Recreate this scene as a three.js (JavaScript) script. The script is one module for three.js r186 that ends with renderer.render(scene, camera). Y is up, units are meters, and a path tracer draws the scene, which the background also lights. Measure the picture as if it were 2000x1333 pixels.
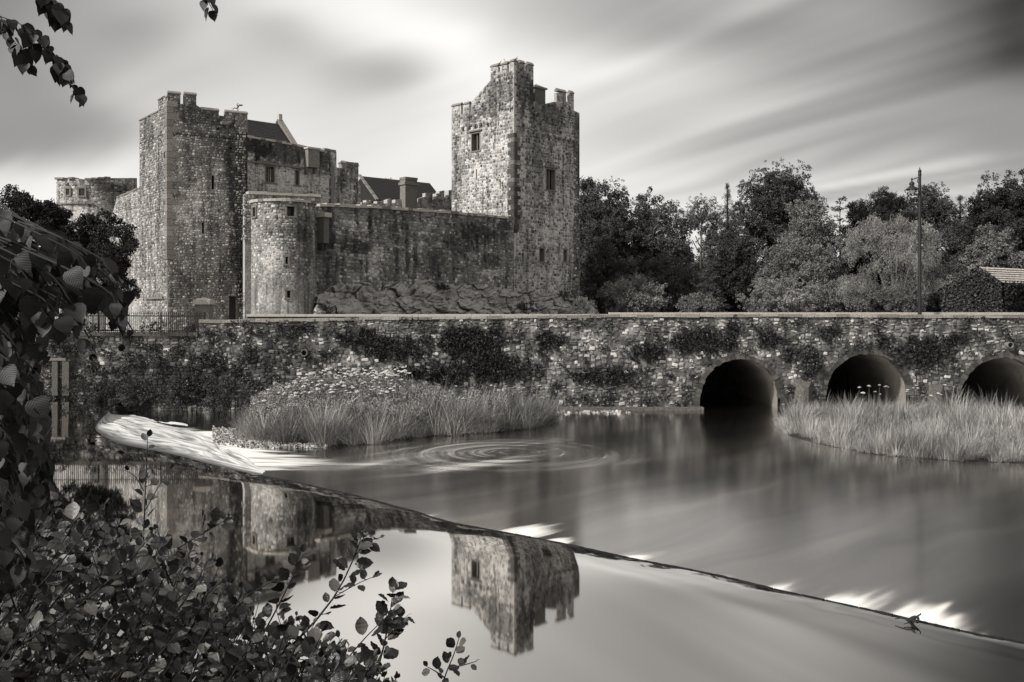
import * as THREE from 'three';
import { mergeGeometries } from 'three/addons/utils/BufferGeometryUtils.js';
import { createNoise2D, createNoise3D } from 'simplex-noise';
import { Brush, Evaluator, SUBTRACTION } from 'three-bvh-csg';

// ---------------------------------------------------------------- camera, sky, sun, exposure
const F = 1950, HY = 606, EYE = 4.2;          // focal length and horizon of the 2000 x 1333 picture, eye height over the mill pool
const LOW = -0.55;                            // level of the river below the weir
const scene = new THREE.Scene();
const camera = new THREE.PerspectiveCamera(2 * Math.atan(666.5 / F) * 180 / Math.PI, 2000 / 1333, 0.2, 3000);
camera.position.set(0, EYE, 0);
camera.lookAt(0, EYE, -100);
camera.setViewOffset(2000, 1333, 0, 666.5 - HY, 2000, 1333);
const renderer = new THREE.WebGLRenderer({ antialias: true });
renderer.toneMapping = THREE.LinearToneMapping;
renderer.toneMappingExposure = 1.0;
renderer.shadowMap.enabled = true;

function rng(seed) { let s = seed >>> 0; return () => { s = (s + 0x6d2b79f5) | 0; let t = Math.imul(s ^ (s >>> 15), 1 | s); t = (t + Math.imul(t ^ (t >>> 7), 61 | t)) ^ t; return ((t ^ (t >>> 14)) >>> 0) / 4294967296; }; }
const n2 = createNoise2D(rng(11)), n3 = createNoise3D(rng(12));
const clamp = (x, a = 0, b = 1) => Math.min(b, Math.max(a, x)), lerp = (a, b, t) => a + (b - a) * t, ss = (a, b, x) => { const t = clamp((x - a) / (b - a)); return t * t * (3 - 2 * t); };
const fbm = (x, y, o = 4) => { let s = 0, a = .5, n = 0; for (let i = 0; i < o; i++) { s += a * n2(x, y); n += a; a *= .5; x = x * 2.03 + 7.1; y = y * 2.03 - 3.7; } return s / n; };
const lin = (s) => Math.pow(s / 255, 2.2);
const V = (x, y, z) => new THREE.Vector3(x, y, z);
const TINT = [1.042, 1, .95];                 // the warm grey of everything in the place
const grey = (v) => new THREE.Color().setRGB(v * TINT[0], v * TINT[1], v * TINT[2]);

{ // streaked long clouds: brightness of the sky over the valley, with streaks that run towards a point behind the castle
  const W = 2048, H = 1024, data = new Float32Array(W * H * 4);
  const gx = [-1200, 0, 130, 280, 420, 560, 660, 760, 880, 1000, 1250, 1500, 1750, 1900, 2000, 3200], gy = [-900, 0, 60, 130, 200, 260, 310, 360, 460, 606];
  const g = [
    [175, 178, 184, 192, 198, 202, 204, 202, 194, 182, 172, 166, 158, 150, 146, 160],
    [150, 156, 170, 188, 208, 228, 236, 240, 224, 200, 180, 184, 150, 112, 90, 130],
    [150, 158, 172, 176, 206, 198, 228, 241, 243, 216, 186, 168, 152, 122, 96, 130],
    [150, 156, 174, 188, 204, 206, 192, 190, 236, 241, 224, 178, 152, 128, 100, 130],
    [150, 150, 164, 200, 213, 216, 212, 217, 236, 236, 214, 192, 168, 152, 134, 140],
    [150, 128, 138, 194, 220, 223, 222, 228, 236, 232, 204, 192, 170, 146, 112, 140],
    [184, 176, 186, 218, 229, 230, 230, 232, 234, 230, 214, 200, 186, 172, 152, 160],
    [206, 228, 231, 232, 232, 232, 232, 232, 230, 230, 228, 218, 206, 200, 194, 190],
    [210, 230, 232, 232, 232, 232, 232, 232, 232, 232, 232, 226, 220, 216, 212, 206],
    [205, 220, 222, 222, 222, 222, 222, 222, 222, 222, 222, 222, 218, 214, 212, 208]];
  const find = (a, x) => { let i = 0; while (i < a.length - 2 && x > a[i + 1]) i++; return [i, clamp((x - a[i]) / (a[i + 1] - a[i]))]; };
  const cubic = (a, f, i, t) => { const h = a[i + 1] - a[i], sl = (k) => k <= 0 || k >= a.length - 1 ? 0 : (f(k + 1) - f(k - 1)) / (a[k + 1] - a[k - 1]), t2 = t * t, t3 = t2 * t; return (2 * t3 - 3 * t2 + 1) * f(i) + (t3 - 2 * t2 + t) * h * sl(i) + (3 * t2 - 2 * t3) * f(i + 1) + (t3 - t2) * h * sl(i + 1); };
  const vpx = (-420 - 1000) / F, az = Math.atan2(-1, vpx), ca = Math.cos(az), sa = Math.sin(az);
  for (let r = 0; r < H; r++) for (let c = 0; c < W; c++) {
    const up = ((r + .5) / H - .5) * Math.PI, ro = ((c + .5) / W - .5) * 2 * Math.PI, x = Math.cos(ro) * Math.cos(up), y = Math.sin(up), z = Math.sin(ro) * Math.cos(up);
    let v;
    const yy = Math.max(y, 0) + .06, al = (x * ca + z * sa) / yy, ac = (-x * sa + z * ca) / yy;
    const wx = ac * 1.0 + .5 * fbm(al * .12, ac * .3 + 5, 2);
    const streak = .5 * fbm(wx * .55 + 3, al * .09, 3) + .42 * fbm(wx * 1.7 - 8, al * .14 + 2, 2) + .16 * fbm(wx * 4 + 1, al * .22, 2);
    const away = Math.acos(clamp(-z / Math.hypot(x, y, z), -1, 1));
    const mean = lin(181);
    if (z < -.15) {
      const px = 1000 + F * x / -z, py = HY - F * y / -z, w = 46 * fbm(al * .2, wx * 1.2 + 9, 3);
      const [i, s] = find(gx, px + w), [j, t] = find(gy, py + w * .5);
      const row = (k) => cubic(gx, (q) => g[k][q], i, s), b = clamp(207 + (cubic(gy, row, j, t) - 207) * 1.22, 60, 252);
      v = lerp(lin(b), mean, ss(.55, 1.1, away));
    } else v = mean;
    const rightness = .1 + .8 * ss(.0, .36, x) + .1 * ss(-.1, -.5, x);
    v *= 1 + streak * .98 * rightness * ss(.0, .12, y + .015);
    if (y < 0) v = lerp(v, .2, ss(0, -.12, y));
    if (v < .45) v = lerp(v, .31 + .14 * Math.exp((v - .45) / .14), ss(.23, .17, y)); // low air stays bright
    v = clamp(v, .02, 1.2);
    const o = (r * W + c) * 4;
    data[o] = v * 1.018; data[o + 1] = v; data[o + 2] = v * .972; data[o + 3] = 1;
  }
  const t = new THREE.DataTexture(data, W, H, THREE.RGBAFormat, THREE.FloatType);
  t.mapping = THREE.EquirectangularReflectionMapping; t.magFilter = THREE.LinearFilter; t.wrapS = THREE.RepeatWrapping; t.needsUpdate = true;
  scene.background = t; scene.environment = t;
}
const sun = new THREE.DirectionalLight(new THREE.Color(1, .985, .955), 4.1);
sun.name = 'sun'; sun.position.set(-82, 78, 6); sun.target.position.set(0, 0, -50);
sun.castShadow = true; sun.shadow.radius = 10; sun.shadow.mapSize.set(4096, 4096);
Object.assign(sun.shadow.camera, { left: -90, right: 90, top: 90, bottom: -90, near: 1, far: 320 });
scene.add(sun, sun.target);

// ---------------------------------------------------------------- helpers
const at = (px, py, d) => V((px - 1000) / F * d, EYE - (py - HY) / F * d, -d);          // a point of the place from its distance
const onLevel = (px, py, level) => at(px, py, F * (EYE - level) / (py - HY));
const names = new Map();
const numbered = (n) => { const k = names.get(n) || 0; names.set(n, k + 1); return k ? n + '_' + String(k).padStart(3, '0') : n; };
function tag(o, label, category, group) { o.userData.label = label; o.userData.category = category; if (group) o.userData.group = group; return o; }
function thing(name, label, category, pos = V(0, 0, 0), group) { const o = new THREE.Group(); o.name = numbered(name); o.position.copy(pos); scene.add(o); return tag(o, label, category, group); }
function part(parent, name, geo, mat) { const m = new THREE.Mesh(geo, mat); m.name = name; m.castShadow = m.receiveShadow = true; parent.add(m); return m; }
function top(name, geo, mat, label, category, group) { const m = part(scene, numbered(name), geo, mat); return label ? tag(m, label, category, group) : m; }
function structure(name, geo, mat) { const m = part(scene, numbered(name), geo, mat); m.userData.kind = 'structure'; return m; }
const mat = (v, rough = .95, more = {}) => new THREE.MeshStandardMaterial({ color: grey(v), roughness: rough, side: THREE.DoubleSide, ...more });
function dataTex(w, h, fn, srgb = false) {
  const d = new Uint8Array(w * h * 4);
  for (let y = 0; y < h; y++) for (let x = 0; x < w; x++) { const v = fn((x + .5) / w, (y + .5) / h), o = (y * w + x) * 4, a = Array.isArray(v) ? v : [v, v, v]; for (let c = 0; c < 3; c++) d[o + c] = clamp(srgb ? Math.pow(clamp(a[c]), 1 / 2.2) : a[c]) * 255; d[o + 3] = 255; }
  const t = new THREE.DataTexture(d, w, h); t.magFilter = THREE.LinearFilter; t.wrapS = t.wrapT = THREE.RepeatWrapping; if (srgb) t.colorSpace = THREE.SRGBColorSpace; t.needsUpdate = true; return t;
}
const tone3 = (v) => [v * TINT[0], v * TINT[1], v * TINT[2]];
// tileable noise through a torus
const tile = (u, v, k, s) => { const a = u * 2 * Math.PI, b = v * 2 * Math.PI; return n3(Math.cos(a) * k + Math.cos(b) * k * .7 + s, Math.sin(a) * k + Math.sin(b) * k * .7, Math.cos(b + 1.3) * k - s); };
const ROUGH = dataTex(512, 512, (u, v) => .5 + .22 * tile(u, v, 3, 1) + .16 * tile(u, v, 9, 2) + .14 * tile(u, v, 24, 3));
const rep = (t, a, b = a) => { const c = t.clone(); c.repeat.set(a, b); c.needsUpdate = true; return c; };
const SPECK = dataTex(512, 512, (u, v) => { const n = .5 * tile(u, v, 4, 5) + .35 * tile(u, v, 14, 6) + .3 * tile(u, v, 34, 7); return tone3(clamp(.5 + .55 * n, .08, 1)); }, true);
const stoneMat = (v, k = .5) => new THREE.MeshStandardMaterial({ color: grey(v), map: rep(SPECK, k), bumpMap: rep(ROUGH, k * 1.4), bumpScale: .03, roughness: .95, side: THREE.DoubleSide });
const M = {};
M.glass = new THREE.MeshPhysicalMaterial({ color: grey(.85), transmission: 1, thickness: 0, roughness: .06, ior: 1.5, side: THREE.DoubleSide });
M.lead = stoneMat(.2); M.cap = stoneMat(.52, .8); M.capLight = null; M.quoin = [.5, .62, .42].map((v) => stoneMat(v, .9)); M.quoinDark = [.13, .2].map((v) => stoneMat(v, .9));
M.frame = stoneMat(.5, 1); M.slate = null; M.iron = mat(.02, .55); M.bark = stoneMat(.09, .6); M.barkPale = stoneMat(.42, .6);
M.capLight = new THREE.MeshStandardMaterial({ color: grey(.74), map: rep(dataTex(256, 256, (u, v) => tone3(clamp(.82 + .3 * tile(u, v, 9, 15) + .25 * tile(u, v, 24, 16), .2, 1)), true), .7), bumpMap: rep(ROUGH, 1), bumpScale: .03, roughness: .95, side: THREE.DoubleSide });
const TONES = 14, toneVal = (i) => .02 * Math.pow(36, i / (TONES - 1)), toneIdx = (v) => clamp(Math.round(Math.log(v / .02) / Math.log(36) * (TONES - 1)), 0, TONES - 1);
const STONE_TONE = Array.from({ length: TONES }, (_, i) => mat(toneVal(i), .95, { bumpMap: ROUGH, bumpScale: .02 }));
const STONE_INST = new THREE.MeshStandardMaterial({ color: 0xffffff, roughness: .95, bumpMap: ROUGH, bumpScale: .02 });

function box(w, h, d, x = 0, y = 0, z = 0) { const g = new THREE.BoxGeometry(w, h, d); g.translate(x, y, z); return g; }
function tube(pts, r0, r1, seg = 8, sides = 6) { // tapering tube
  const c = new THREE.CatmullRomCurve3(pts), fr = c.computeFrenetFrames(seg, false), P = [], I = [];
  for (let i = 0; i <= seg; i++) { const p = c.getPoint(i / seg), r = lerp(r0, r1, i / seg); for (let j = 0; j < sides; j++) { const a = j / sides * 2 * Math.PI, q = p.clone().addScaledVector(fr.normals[i], Math.cos(a) * r).addScaledVector(fr.binormals[i], Math.sin(a) * r); P.push(q.x, q.y, q.z); } }
  for (let i = 0; i < seg; i++) for (let j = 0; j < sides; j++) { const a = i * sides + j, b = i * sides + (j + 1) % sides; I.push(a, b, a + sides, b, b + sides, a + sides); }
  const g = new THREE.BufferGeometry(); g.setAttribute('position', new THREE.Float32BufferAttribute(P, 3)); g.setIndex(I); g.computeVertexNormals();
  g.setAttribute('uv', new THREE.Float32BufferAttribute(new Float32Array(P.length / 3 * 2).map((_, i) => (i % 2 ? P[(i >> 1) * 3 + 1] : (i >> 1) % sides / sides)), 2)); return g;
}
function worldUV(g, k = 1) { // uv in metres from whichever plane a face lies in
  const n = g.index ? g.toNonIndexed() : g, p = n.attributes.position, uv = new Float32Array(p.count * 2), nn = n.attributes.normal;
  for (let i = 0; i < p.count; i++) { const ax = Math.abs(nn.getX(i)), ay = Math.abs(nn.getY(i)), az = Math.abs(nn.getZ(i)); const [a, b] = ay > ax && ay > az ? [p.getX(i), p.getZ(i)] : ax > az ? [p.getZ(i), p.getY(i)] : [p.getX(i), p.getY(i)]; uv[i * 2] = a * k; uv[i * 2 + 1] = b * k; }
  n.setAttribute('uv', new THREE.BufferAttribute(uv, 2)); return n;
}

// a flat upright wall between two points of the plan; u runs along it, y up, off towards the open side
class Wall {
  constructor(x0, d0, x1, d1) { this.p = V(x0, 0, -d0); this.L = Math.hypot(x1 - x0, d1 - d0); this.u = V((x1 - x0) / this.L, 0, -(d1 - d0) / this.L); this.n = this.u.clone().cross(V(0, 1, 0)); this.m = new THREE.Matrix4().makeBasis(this.u, V(0, 1, 0), this.n).setPosition(this.p); }
  at(u, y, off = 0) { return this.p.clone().addScaledVector(this.u, u).addScaledVector(this.n, off).add(V(0, y, 0)); }
  frame(u, y, off = 0) { return this.m.clone().setPosition(this.at(u, y, off)); }
  px(px, py) { const d = at(px, py, 1).sub(camera.position), t = this.p.clone().sub(camera.position).dot(this.n) / d.dot(this.n), q = camera.position.clone().addScaledVector(d, t); return { u: q.clone().sub(this.p).dot(this.u), y: q.y, s: t / F }; }
  poly(list) { return list.map(([a, b]) => { const q = this.px(a, b); return [q.u, q.y]; }); }
  static between(a, da, b, db) { return new Wall((a - 1000) / F * da, da, (b - 1000) / F * db, db); }
}
class Drum {
  constructor(x, d, R) { this.c = V(x, 0, -d); this.R = R; }
  at(u, y, off = 0) { const a = u / this.R; return V(this.c.x + Math.sin(a) * (this.R + off), y, this.c.z + Math.cos(a) * (this.R + off)); }
  frame(u, y, off = 0) { const a = u / this.R; return new THREE.Matrix4().makeRotationY(a).setPosition(this.at(u, y, off)); }
  px(px, py) { const o = camera.position, d = at(px, py, 1).sub(o), ex = o.x - this.c.x, ez = o.z - this.c.z, A = d.x * d.x + d.z * d.z, B = 2 * (ex * d.x + ez * d.z), C = ex * ex + ez * ez - this.R * this.R, disc = Math.max(0, B * B - 4 * A * C), t = (-B - Math.sqrt(disc)) / (2 * A), q = o.clone().addScaledVector(d, t); return { u: Math.atan2(q.x - this.c.x, q.z - this.c.z) * this.R, y: q.y, s: t / F }; }
}
const inPoly = (P, x, y) => { let k = false; for (let i = 0, j = P.length - 1; i < P.length; j = i++) { const [a, b] = P[i], [c, d] = P[j]; if ((b > y) !== (d > y) && x < (c - a) * (y - b) / (d - b) + a) k = !k; } return k; };
const rect = (u0, y0, u1, y1) => [[u0, y0], [u1, y0], [u1, y1], [u0, y1]];
// weathering: a base tone, broken by noise, with stains, pale patches and some painted shade at given places of the wall (picture points are turned into wall points)
function weatherShade(wall, base, amp, blobs = [], freq = .45, seed = 0) {
  const B = blobs.map(([px, py, rx, ry, amt]) => { const q = wall.px(px, py); return { u: q.u, y: q.y, ru: rx * q.s, ry: ry * q.s, amt }; });
  return (u, y) => {
    let v = base * Math.exp(amp * (fbm(u * freq + seed, y * freq * .7 - seed, 4) + .35 * fbm(u * freq * 5 + seed, y * freq * 5, 2)) - .75 * ss(.12, .55, fbm(u * 1.5 + seed * 3, y * .13 + seed, 3))); // run-off streaks
    const edge = .55 * fbm(u * 1.3 + seed, y * .9, 3);
    for (const b of B) { const r = Math.hypot((u - b.u) / b.ru, (y - b.y) / b.ry) + edge; const k = 1 - ss(.55, 1.1, r); if (k > 0) v *= Math.exp(b.amt * k); }
    return clamp(v, .015, .8);
  };
}
const STONES = [0, 1, 2, 3, 4].map((k) => { // irregular dressed rubble blocks, unit size
  const r = rng(50 + k), n = 8, ring = (z, s) => [[.5, -.38], [.5, .36], [.4, .5], [-.38, .5], [-.5, .38], [-.5, -.36], [-.4, -.5], [.38, -.5]].map(([c, d], i) => [c * s * J[i], d * s * J[i], z]), J = Array.from({ length: n }, () => .84 + .16 * r());
  const R = [ring(-.5, 1), ring(.15, 1), ring(.5, .8)], P = R.flat(2), I = [], T = [[.1 * (r() - .5), .1 * (r() - .5), .55 + .1 * r()]];
  P.push(...T[0]);
  for (let k2 = 0; k2 < 2; k2++) for (let i = 0; i < n; i++) { const a = k2 * n + i, b = k2 * n + (i + 1) % n; I.push(a, b, a + n, b, b + n, a + n); }
  for (let i = 0; i < n; i++) I.push(2 * n + i, 2 * n + (i + 1) % n, 3 * n);
  const g = new THREE.BufferGeometry(); g.setAttribute('position', new THREE.Float32BufferAttribute(P, 3)); g.setIndex(I);
  const f = g.toNonIndexed(); f.computeVertexNormals(); const uv = []; for (let i = 0; i < f.attributes.position.count; i++) uv.push(f.attributes.position.getX(i) * .4 + k * .17, f.attributes.position.getY(i) * .3); f.setAttribute('uv', new THREE.Float32BufferAttribute(uv, 2)); return f;
});
// rubble facing: courses of uneven stones set into the mortar of a wall; the largest become parts, the rest one mass
function masonry(parent, wall, o) {
  const r = rng(o.seed || 1), list = [], H = o.h || [.16, .3], W = o.w || [.2, .5], gap = o.gap ?? .02;
  for (let y = o.y0; y < o.y1;) {
    const h = lerp(H[0], H[1], r());
    for (let u = o.u0 - r() * .3; u < o.u1;) {
      const w = lerp(W[0], W[1], r() * r() * .6 + r() * .4), cu = u + w / 2, cy = y + h / 2 + (r() - .5) * h * (o.jit ?? .45), a = w / 2 - .02, b = h / 2 - .02;
      if ([[-a, -b], [a, -b], [a, b], [-a, b], [0, 0]].every(([i, j]) => o.inside(cu + i, cy + j)) && r() > (o.skip || 0)) {
        const s = o.tone(cu, cy), q = Math.exp((o.vary ?? .55) * (r() + r() + r() - 1.5) + (o.fleck ?? .5) * n2(cu * 2.6, cy * 3.4 + (o.seed || 0)));
        list.push({ u: cu, y: cy, w: w - gap * (1 + r()), h: (h - gap) * (.85 + .25 * r()), v: clamp(s * q * (o.mul ?? 1), .012, .75), a: (r() - .5) * (o.turn ?? .22), k: Math.floor(r() * 5), z: r() });
      }
      u += w;
    }
    y += h;
  }
  const D = o.depth || .09, put = (s) => { const m = wall.frame(s.u, s.y, -D * .22 + s.z * .02); return m.multiply(new THREE.Matrix4().makeRotationZ(s.a)).multiply(new THREE.Matrix4().makeScale(s.w, s.h, D)); };
  const big = [...list].sort((a, b) => b.w * b.h - a.w * a.h).slice(0, o.parts ?? 0), set = new Set(big);
  const inv = new THREE.Matrix4().makeTranslation(-parent.position.x, -parent.position.y, -parent.position.z);
  for (const s of big) { const m = part(parent, 'stone', STONES[s.k], STONE_TONE[toneIdx(s.v)]); m.applyMatrix4(inv.clone().multiply(put(s))); }
  for (let k = 0; k < 5; k++) {
    const L = list.filter((s) => s.k === k && !set.has(s)); if (!L.length) continue;
    const im = new THREE.InstancedMesh(STONES[k], STONE_INST, L.length); im.name = 'rubble_facing'; im.userData.kind = 'stuff'; im.castShadow = im.receiveShadow = true;
    L.forEach((s, i) => { im.setMatrixAt(i, inv.clone().multiply(put(s))); im.setColorAt(i, grey(s.v)); });
    parent.add(im);
  }
}
// mortar and small stones between: colour map of the same weathering and painted shade, computed for the wall's own extent
function wallMat(tone, u0, u1, y0, y1, mul = 1, res = 512) {
  const W = Math.min(1024, Math.round(res)), H = Math.round(clamp(W * (y1 - y0) / (u1 - u0), 128, 1024));
  const t = dataTex(W, H, (a, b) => { const u = lerp(u0, u1, a), y = lerp(y0, y1, b); return tone3(clamp(tone(u, y) * mul * Math.exp(.55 * fbm(u * 4.2, y * 4.2, 3)), .01, .85)); }, true);
  t.wrapS = t.wrapT = THREE.ClampToEdgeWrapping; t.repeat.set(1 / (u1 - u0), 1 / (y1 - y0)); t.offset.set(-u0 / (u1 - u0), -y0 / (y1 - y0));
  return new THREE.MeshStandardMaterial({ map: t, bumpMap: rep(ROUGH, .8), bumpScale: .05, roughness: .96, side: THREE.DoubleSide });
}
// wall slab with real openings
function slab(parent, wall, outline, holes, T, material, name = 'wall', back = 0) {
  const s = new THREE.Shape(outline.map(([a, b]) => new THREE.Vector2(a, b)));
  for (const h of holes) s.holes.push(new THREE.Path(h.map(([a, b]) => new THREE.Vector2(a, b))));
  const g = new THREE.ExtrudeGeometry(s, { depth: T, bevelEnabled: false, curveSegments: 24 }); g.translate(0, 0, -T - back);
  const m = part(parent, name, g, material); m.applyMatrix4(new THREE.Matrix4().makeTranslation(-parent.position.x, -parent.position.y, -parent.position.z).multiply(wall.m)); return m;
}
// geometry given in a wall's own axes (u, y, off) around a point
function onWall(parent, wall, u, y, off, name, geo, material) { const m = part(parent, name, geo, material); m.applyMatrix4(new THREE.Matrix4().makeTranslation(-parent.position.x, -parent.position.y, -parent.position.z).multiply(wall.frame(u, y, off))); return m; }
function pane(parent, wall, u, y, w, h, depth = .45, name = 'window') { return onWall(parent, wall, u, y, -depth, name, box(w + .2, h + .2, .06), M.glass); }
// mullioned window: stone jambs, lintel, sill, hood and mullion round an opening
function window_(parent, wall, px0, py0, px1, py1, lights = 2, hood = true) {
  const a = wall.px(px0, py1), b = wall.px(px1, py0), w = b.u - a.u, h = b.y - a.y, cu = (a.u + b.u) / 2, cy = (a.y + b.y) / 2;
  const win = pane(parent, wall, cu, cy, w, h, .5), t = .1;
  const sub = (name, g) => { const m = part(win, name, g, M.frame); return m; };
  sub('jamb', worldUV(box(t, h, .5, -w / 2 + t / 2, 0, .27))); sub('jamb', worldUV(box(t, h, .5, w / 2 - t / 2, 0, .27)));
  sub('sill', worldUV(box(w + .26, .12, .34, 0, -h / 2 - .06, .39))); sub('lintel', worldUV(box(w + .2, .16, .3, 0, h / 2 + .08, .38)));
  if (hood) { sub('hood_mould', worldUV(box(w + .5, .12, .2, 0, h / 2 + .23, .56))); }
  for (let i = 1; i < lights; i++) sub('mullion', worldUV(box(.1, h, .22, -w / 2 + w * i / lights, 0, .2)));
  return rect(a.u, a.y, b.u, b.y);
}
function slit(parent, wall, px, py0, py1, w = .16, name = 'arrow_slit') { const a = wall.px(px, py1), b = wall.px(px, py0); onWall(parent, wall, a.u, (a.y + b.y) / 2, -1.02, name, worldUV(box(w + .5, b.y - a.y + .5, .06)), M.lead); return rect(a.u - w / 2, a.y, a.u + w / 2, b.y); }  // opening closed behind by an added plate that keeps daylight out
function gableCap(w, d, h, over = .06) { const W = w / 2 + .03, s = new THREE.Shape([[-d / 2 - over, 0], [d / 2 + over, 0], [d / 2 + over, .07], [0, h], [-d / 2 - over, .07]].map(([a, b]) => new THREE.Vector2(a, b))); const g = new THREE.ExtrudeGeometry(s, { depth: W * 2, bevelEnabled: false }); g.translate(0, 0, -W); g.rotateY(Math.PI / 2); return worldUV(g); }
function cap(parent, wall, u0, u1, y, T, h = .28, material = M.cap) { return onWall(parent, wall, (u0 + u1) / 2, y, -T / 2, 'cap_stone', gableCap(u1 - u0, T, h), material); }

// ---------------------------------------------------------------- ground, river, weir
const BD = 47.5, BS = BD / F;                 // the wall along the river and the bridge stand at this distance
{ // land behind the wall, riverbed, near bank
  const land = new THREE.Shape([[-400, 48.6], [7.2, 48.6], [7.2, 57.05], [400, 57.05], [400, 900], [-400, 900]].map(([x, d]) => new THREE.Vector2(x, d)));  // right part added over the river course, closing off the arches to darken them
  const g = new THREE.ExtrudeGeometry(land, { depth: 3.6, bevelEnabled: false }); g.rotateX(-Math.PI / 2); g.translate(0, -.9, 0);
  const m = structure('ground', worldUV(g, .2), stoneMat(.12, 1)); m.material.map = rep(SPECK, .7);
  structure('riverbed', new THREE.PlaneGeometry(900, 900).rotateX(-Math.PI / 2).translate(0, -1.6, 0), mat(.05));
  const f = new THREE.PlaneGeometry(19, 22, 60, 60).rotateX(-Math.PI / 2), p = f.attributes.position;
  for (let i = 0; i < p.count; i++) p.setXYZ(i, p.getX(i) - 24, 2.71 + .05 * fbm(p.getX(i), p.getZ(i), 2), p.getZ(i) - 60.5); f.computeVertexNormals();
  structure('gravel_path', worldUV(f, .4), stoneMat(.95, .8));
  structure('road', worldUV(box(75, .2, 8, 22, 2.86, -52.1), .3), stoneMat(.14, .8));
  const b = new THREE.PlaneGeometry(30, 16, 60, 32).rotateX(-Math.PI / 2), q = b.attributes.position;
  for (let i = 0; i < q.count; i++) { const x = q.getX(i), z = q.getZ(i) + 1, e = Math.max(0, -z - 1.2); q.setXYZ(i, x, 2.55 - e * .62 + .1 * fbm(x * .7, z * .7, 3) - (e > 4 ? .3 : 0), z); } b.computeVertexNormals();
  structure('river_bank', worldUV(b, .5), stoneMat(.07, 1));
}
const CREST_PX = [[176, 805], [186, 830], [204, 851], [237, 866], [293, 877], [350, 889], [390, 900], [493, 924], [600, 946], [700, 969], [800, 996], [880, 1019], [1000, 1041], [1130, 1066], [1250, 1092], [1400, 1121], [1520, 1150], [1700, 1189], [1800, 1212], [1900, 1234], [2000, 1253], [2180, 1290], [2500, 1352]];
const crest = CREST_PX.map(([x, y]) => onLevel(x, y, 0)); crest[0].z = -47.4; crest[0].x -= 1.2;
const crestCurve = new THREE.CatmullRomCurve3(crest, false, 'catmullrom', .5), CN = 260, crestPts = crestCurve.getSpacedPoints(CN);
const crestIn = crestPts.map((p, i) => { const a = crestPts[Math.max(0, i - 3)], b = crestPts[Math.min(CN, i + 3)], d = b.clone().sub(a).normalize(); return V(-d.z, 0, d.x).multiplyScalar(-1); }); // towards the pool
if (crestIn[150].dot(V(-.7, 0, .7)) < 0) crestIn.forEach((v) => v.negate());
{ // the pool above the weir: a smooth sheet that bends down at the brim
  const W = 1.5, rows = [0, .06, .14, .25, .4, .6, .85, 1.15, W], P = [], I = [];
  crestPts.forEach((p, i) => rows.forEach((d) => { const k = (1 - d / W) ** 3, q = p.clone().addScaledVector(crestIn[i], d); P.push(q.x, -.03 * k + .004 * n2(q.x * 1.5, q.z * 1.5) * k, q.z); }));
  const R = rows.length; for (let i = 0; i < CN; i++) for (let j = 0; j < R - 1; j++) { const a = i * R + j; I.push(a, a + 1, a + R, a + 1, a + R + 1, a + R); }
  const s = new THREE.BufferGeometry(); s.setAttribute('position', new THREE.Float32BufferAttribute(P, 3)); s.setIndex(I); s.computeVertexNormals();
  const inner = crestPts.map((p, i) => p.clone().addScaledVector(crestIn[i], W)), out = inner.map((p) => new THREE.Vector2(p.x, -p.z));
  const sh = new THREE.Shape([...out, new THREE.Vector2(inner[CN].x, 2), new THREE.Vector2(-45, 2), new THREE.Vector2(-45, 47.45), new THREE.Vector2(inner[0].x, 47.45)]);
  const f = new THREE.ShapeGeometry(sh).rotateX(-Math.PI / 2); f.deleteAttribute('uv');
  const nn = s.attributes.normal; for (let i = 0; i <= CN; i++) nn.setXYZ(i * R + R - 1, 0, 1, 0); for (let i = 0; i < nn.count; i++) if (nn.getY(i) < 0) nn.setXYZ(i, -nn.getX(i), -nn.getY(i), -nn.getZ(i));
  structure('mill_pool_water', mergeGeometries([s, f]), new THREE.MeshStandardMaterial({ color: grey(.64), metalness: 1, roughness: .028, side: THREE.DoubleSide }));
}
const FOOT_PX = [[196, 801], [225, 799], [265, 801], [312, 810], [356, 822], [396, 836], [428, 852], [452, 868], [478, 886], [508, 908]];
const foot = FOOT_PX.map(([x, y]) => { const p = onLevel(x, y, LOW); return p.z < -47.3 ? p.multiplyScalar(47.3 / -p.z).setY(LOW) : p; });
const footCurve = new THREE.CatmullRomCurve3(foot);
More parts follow.
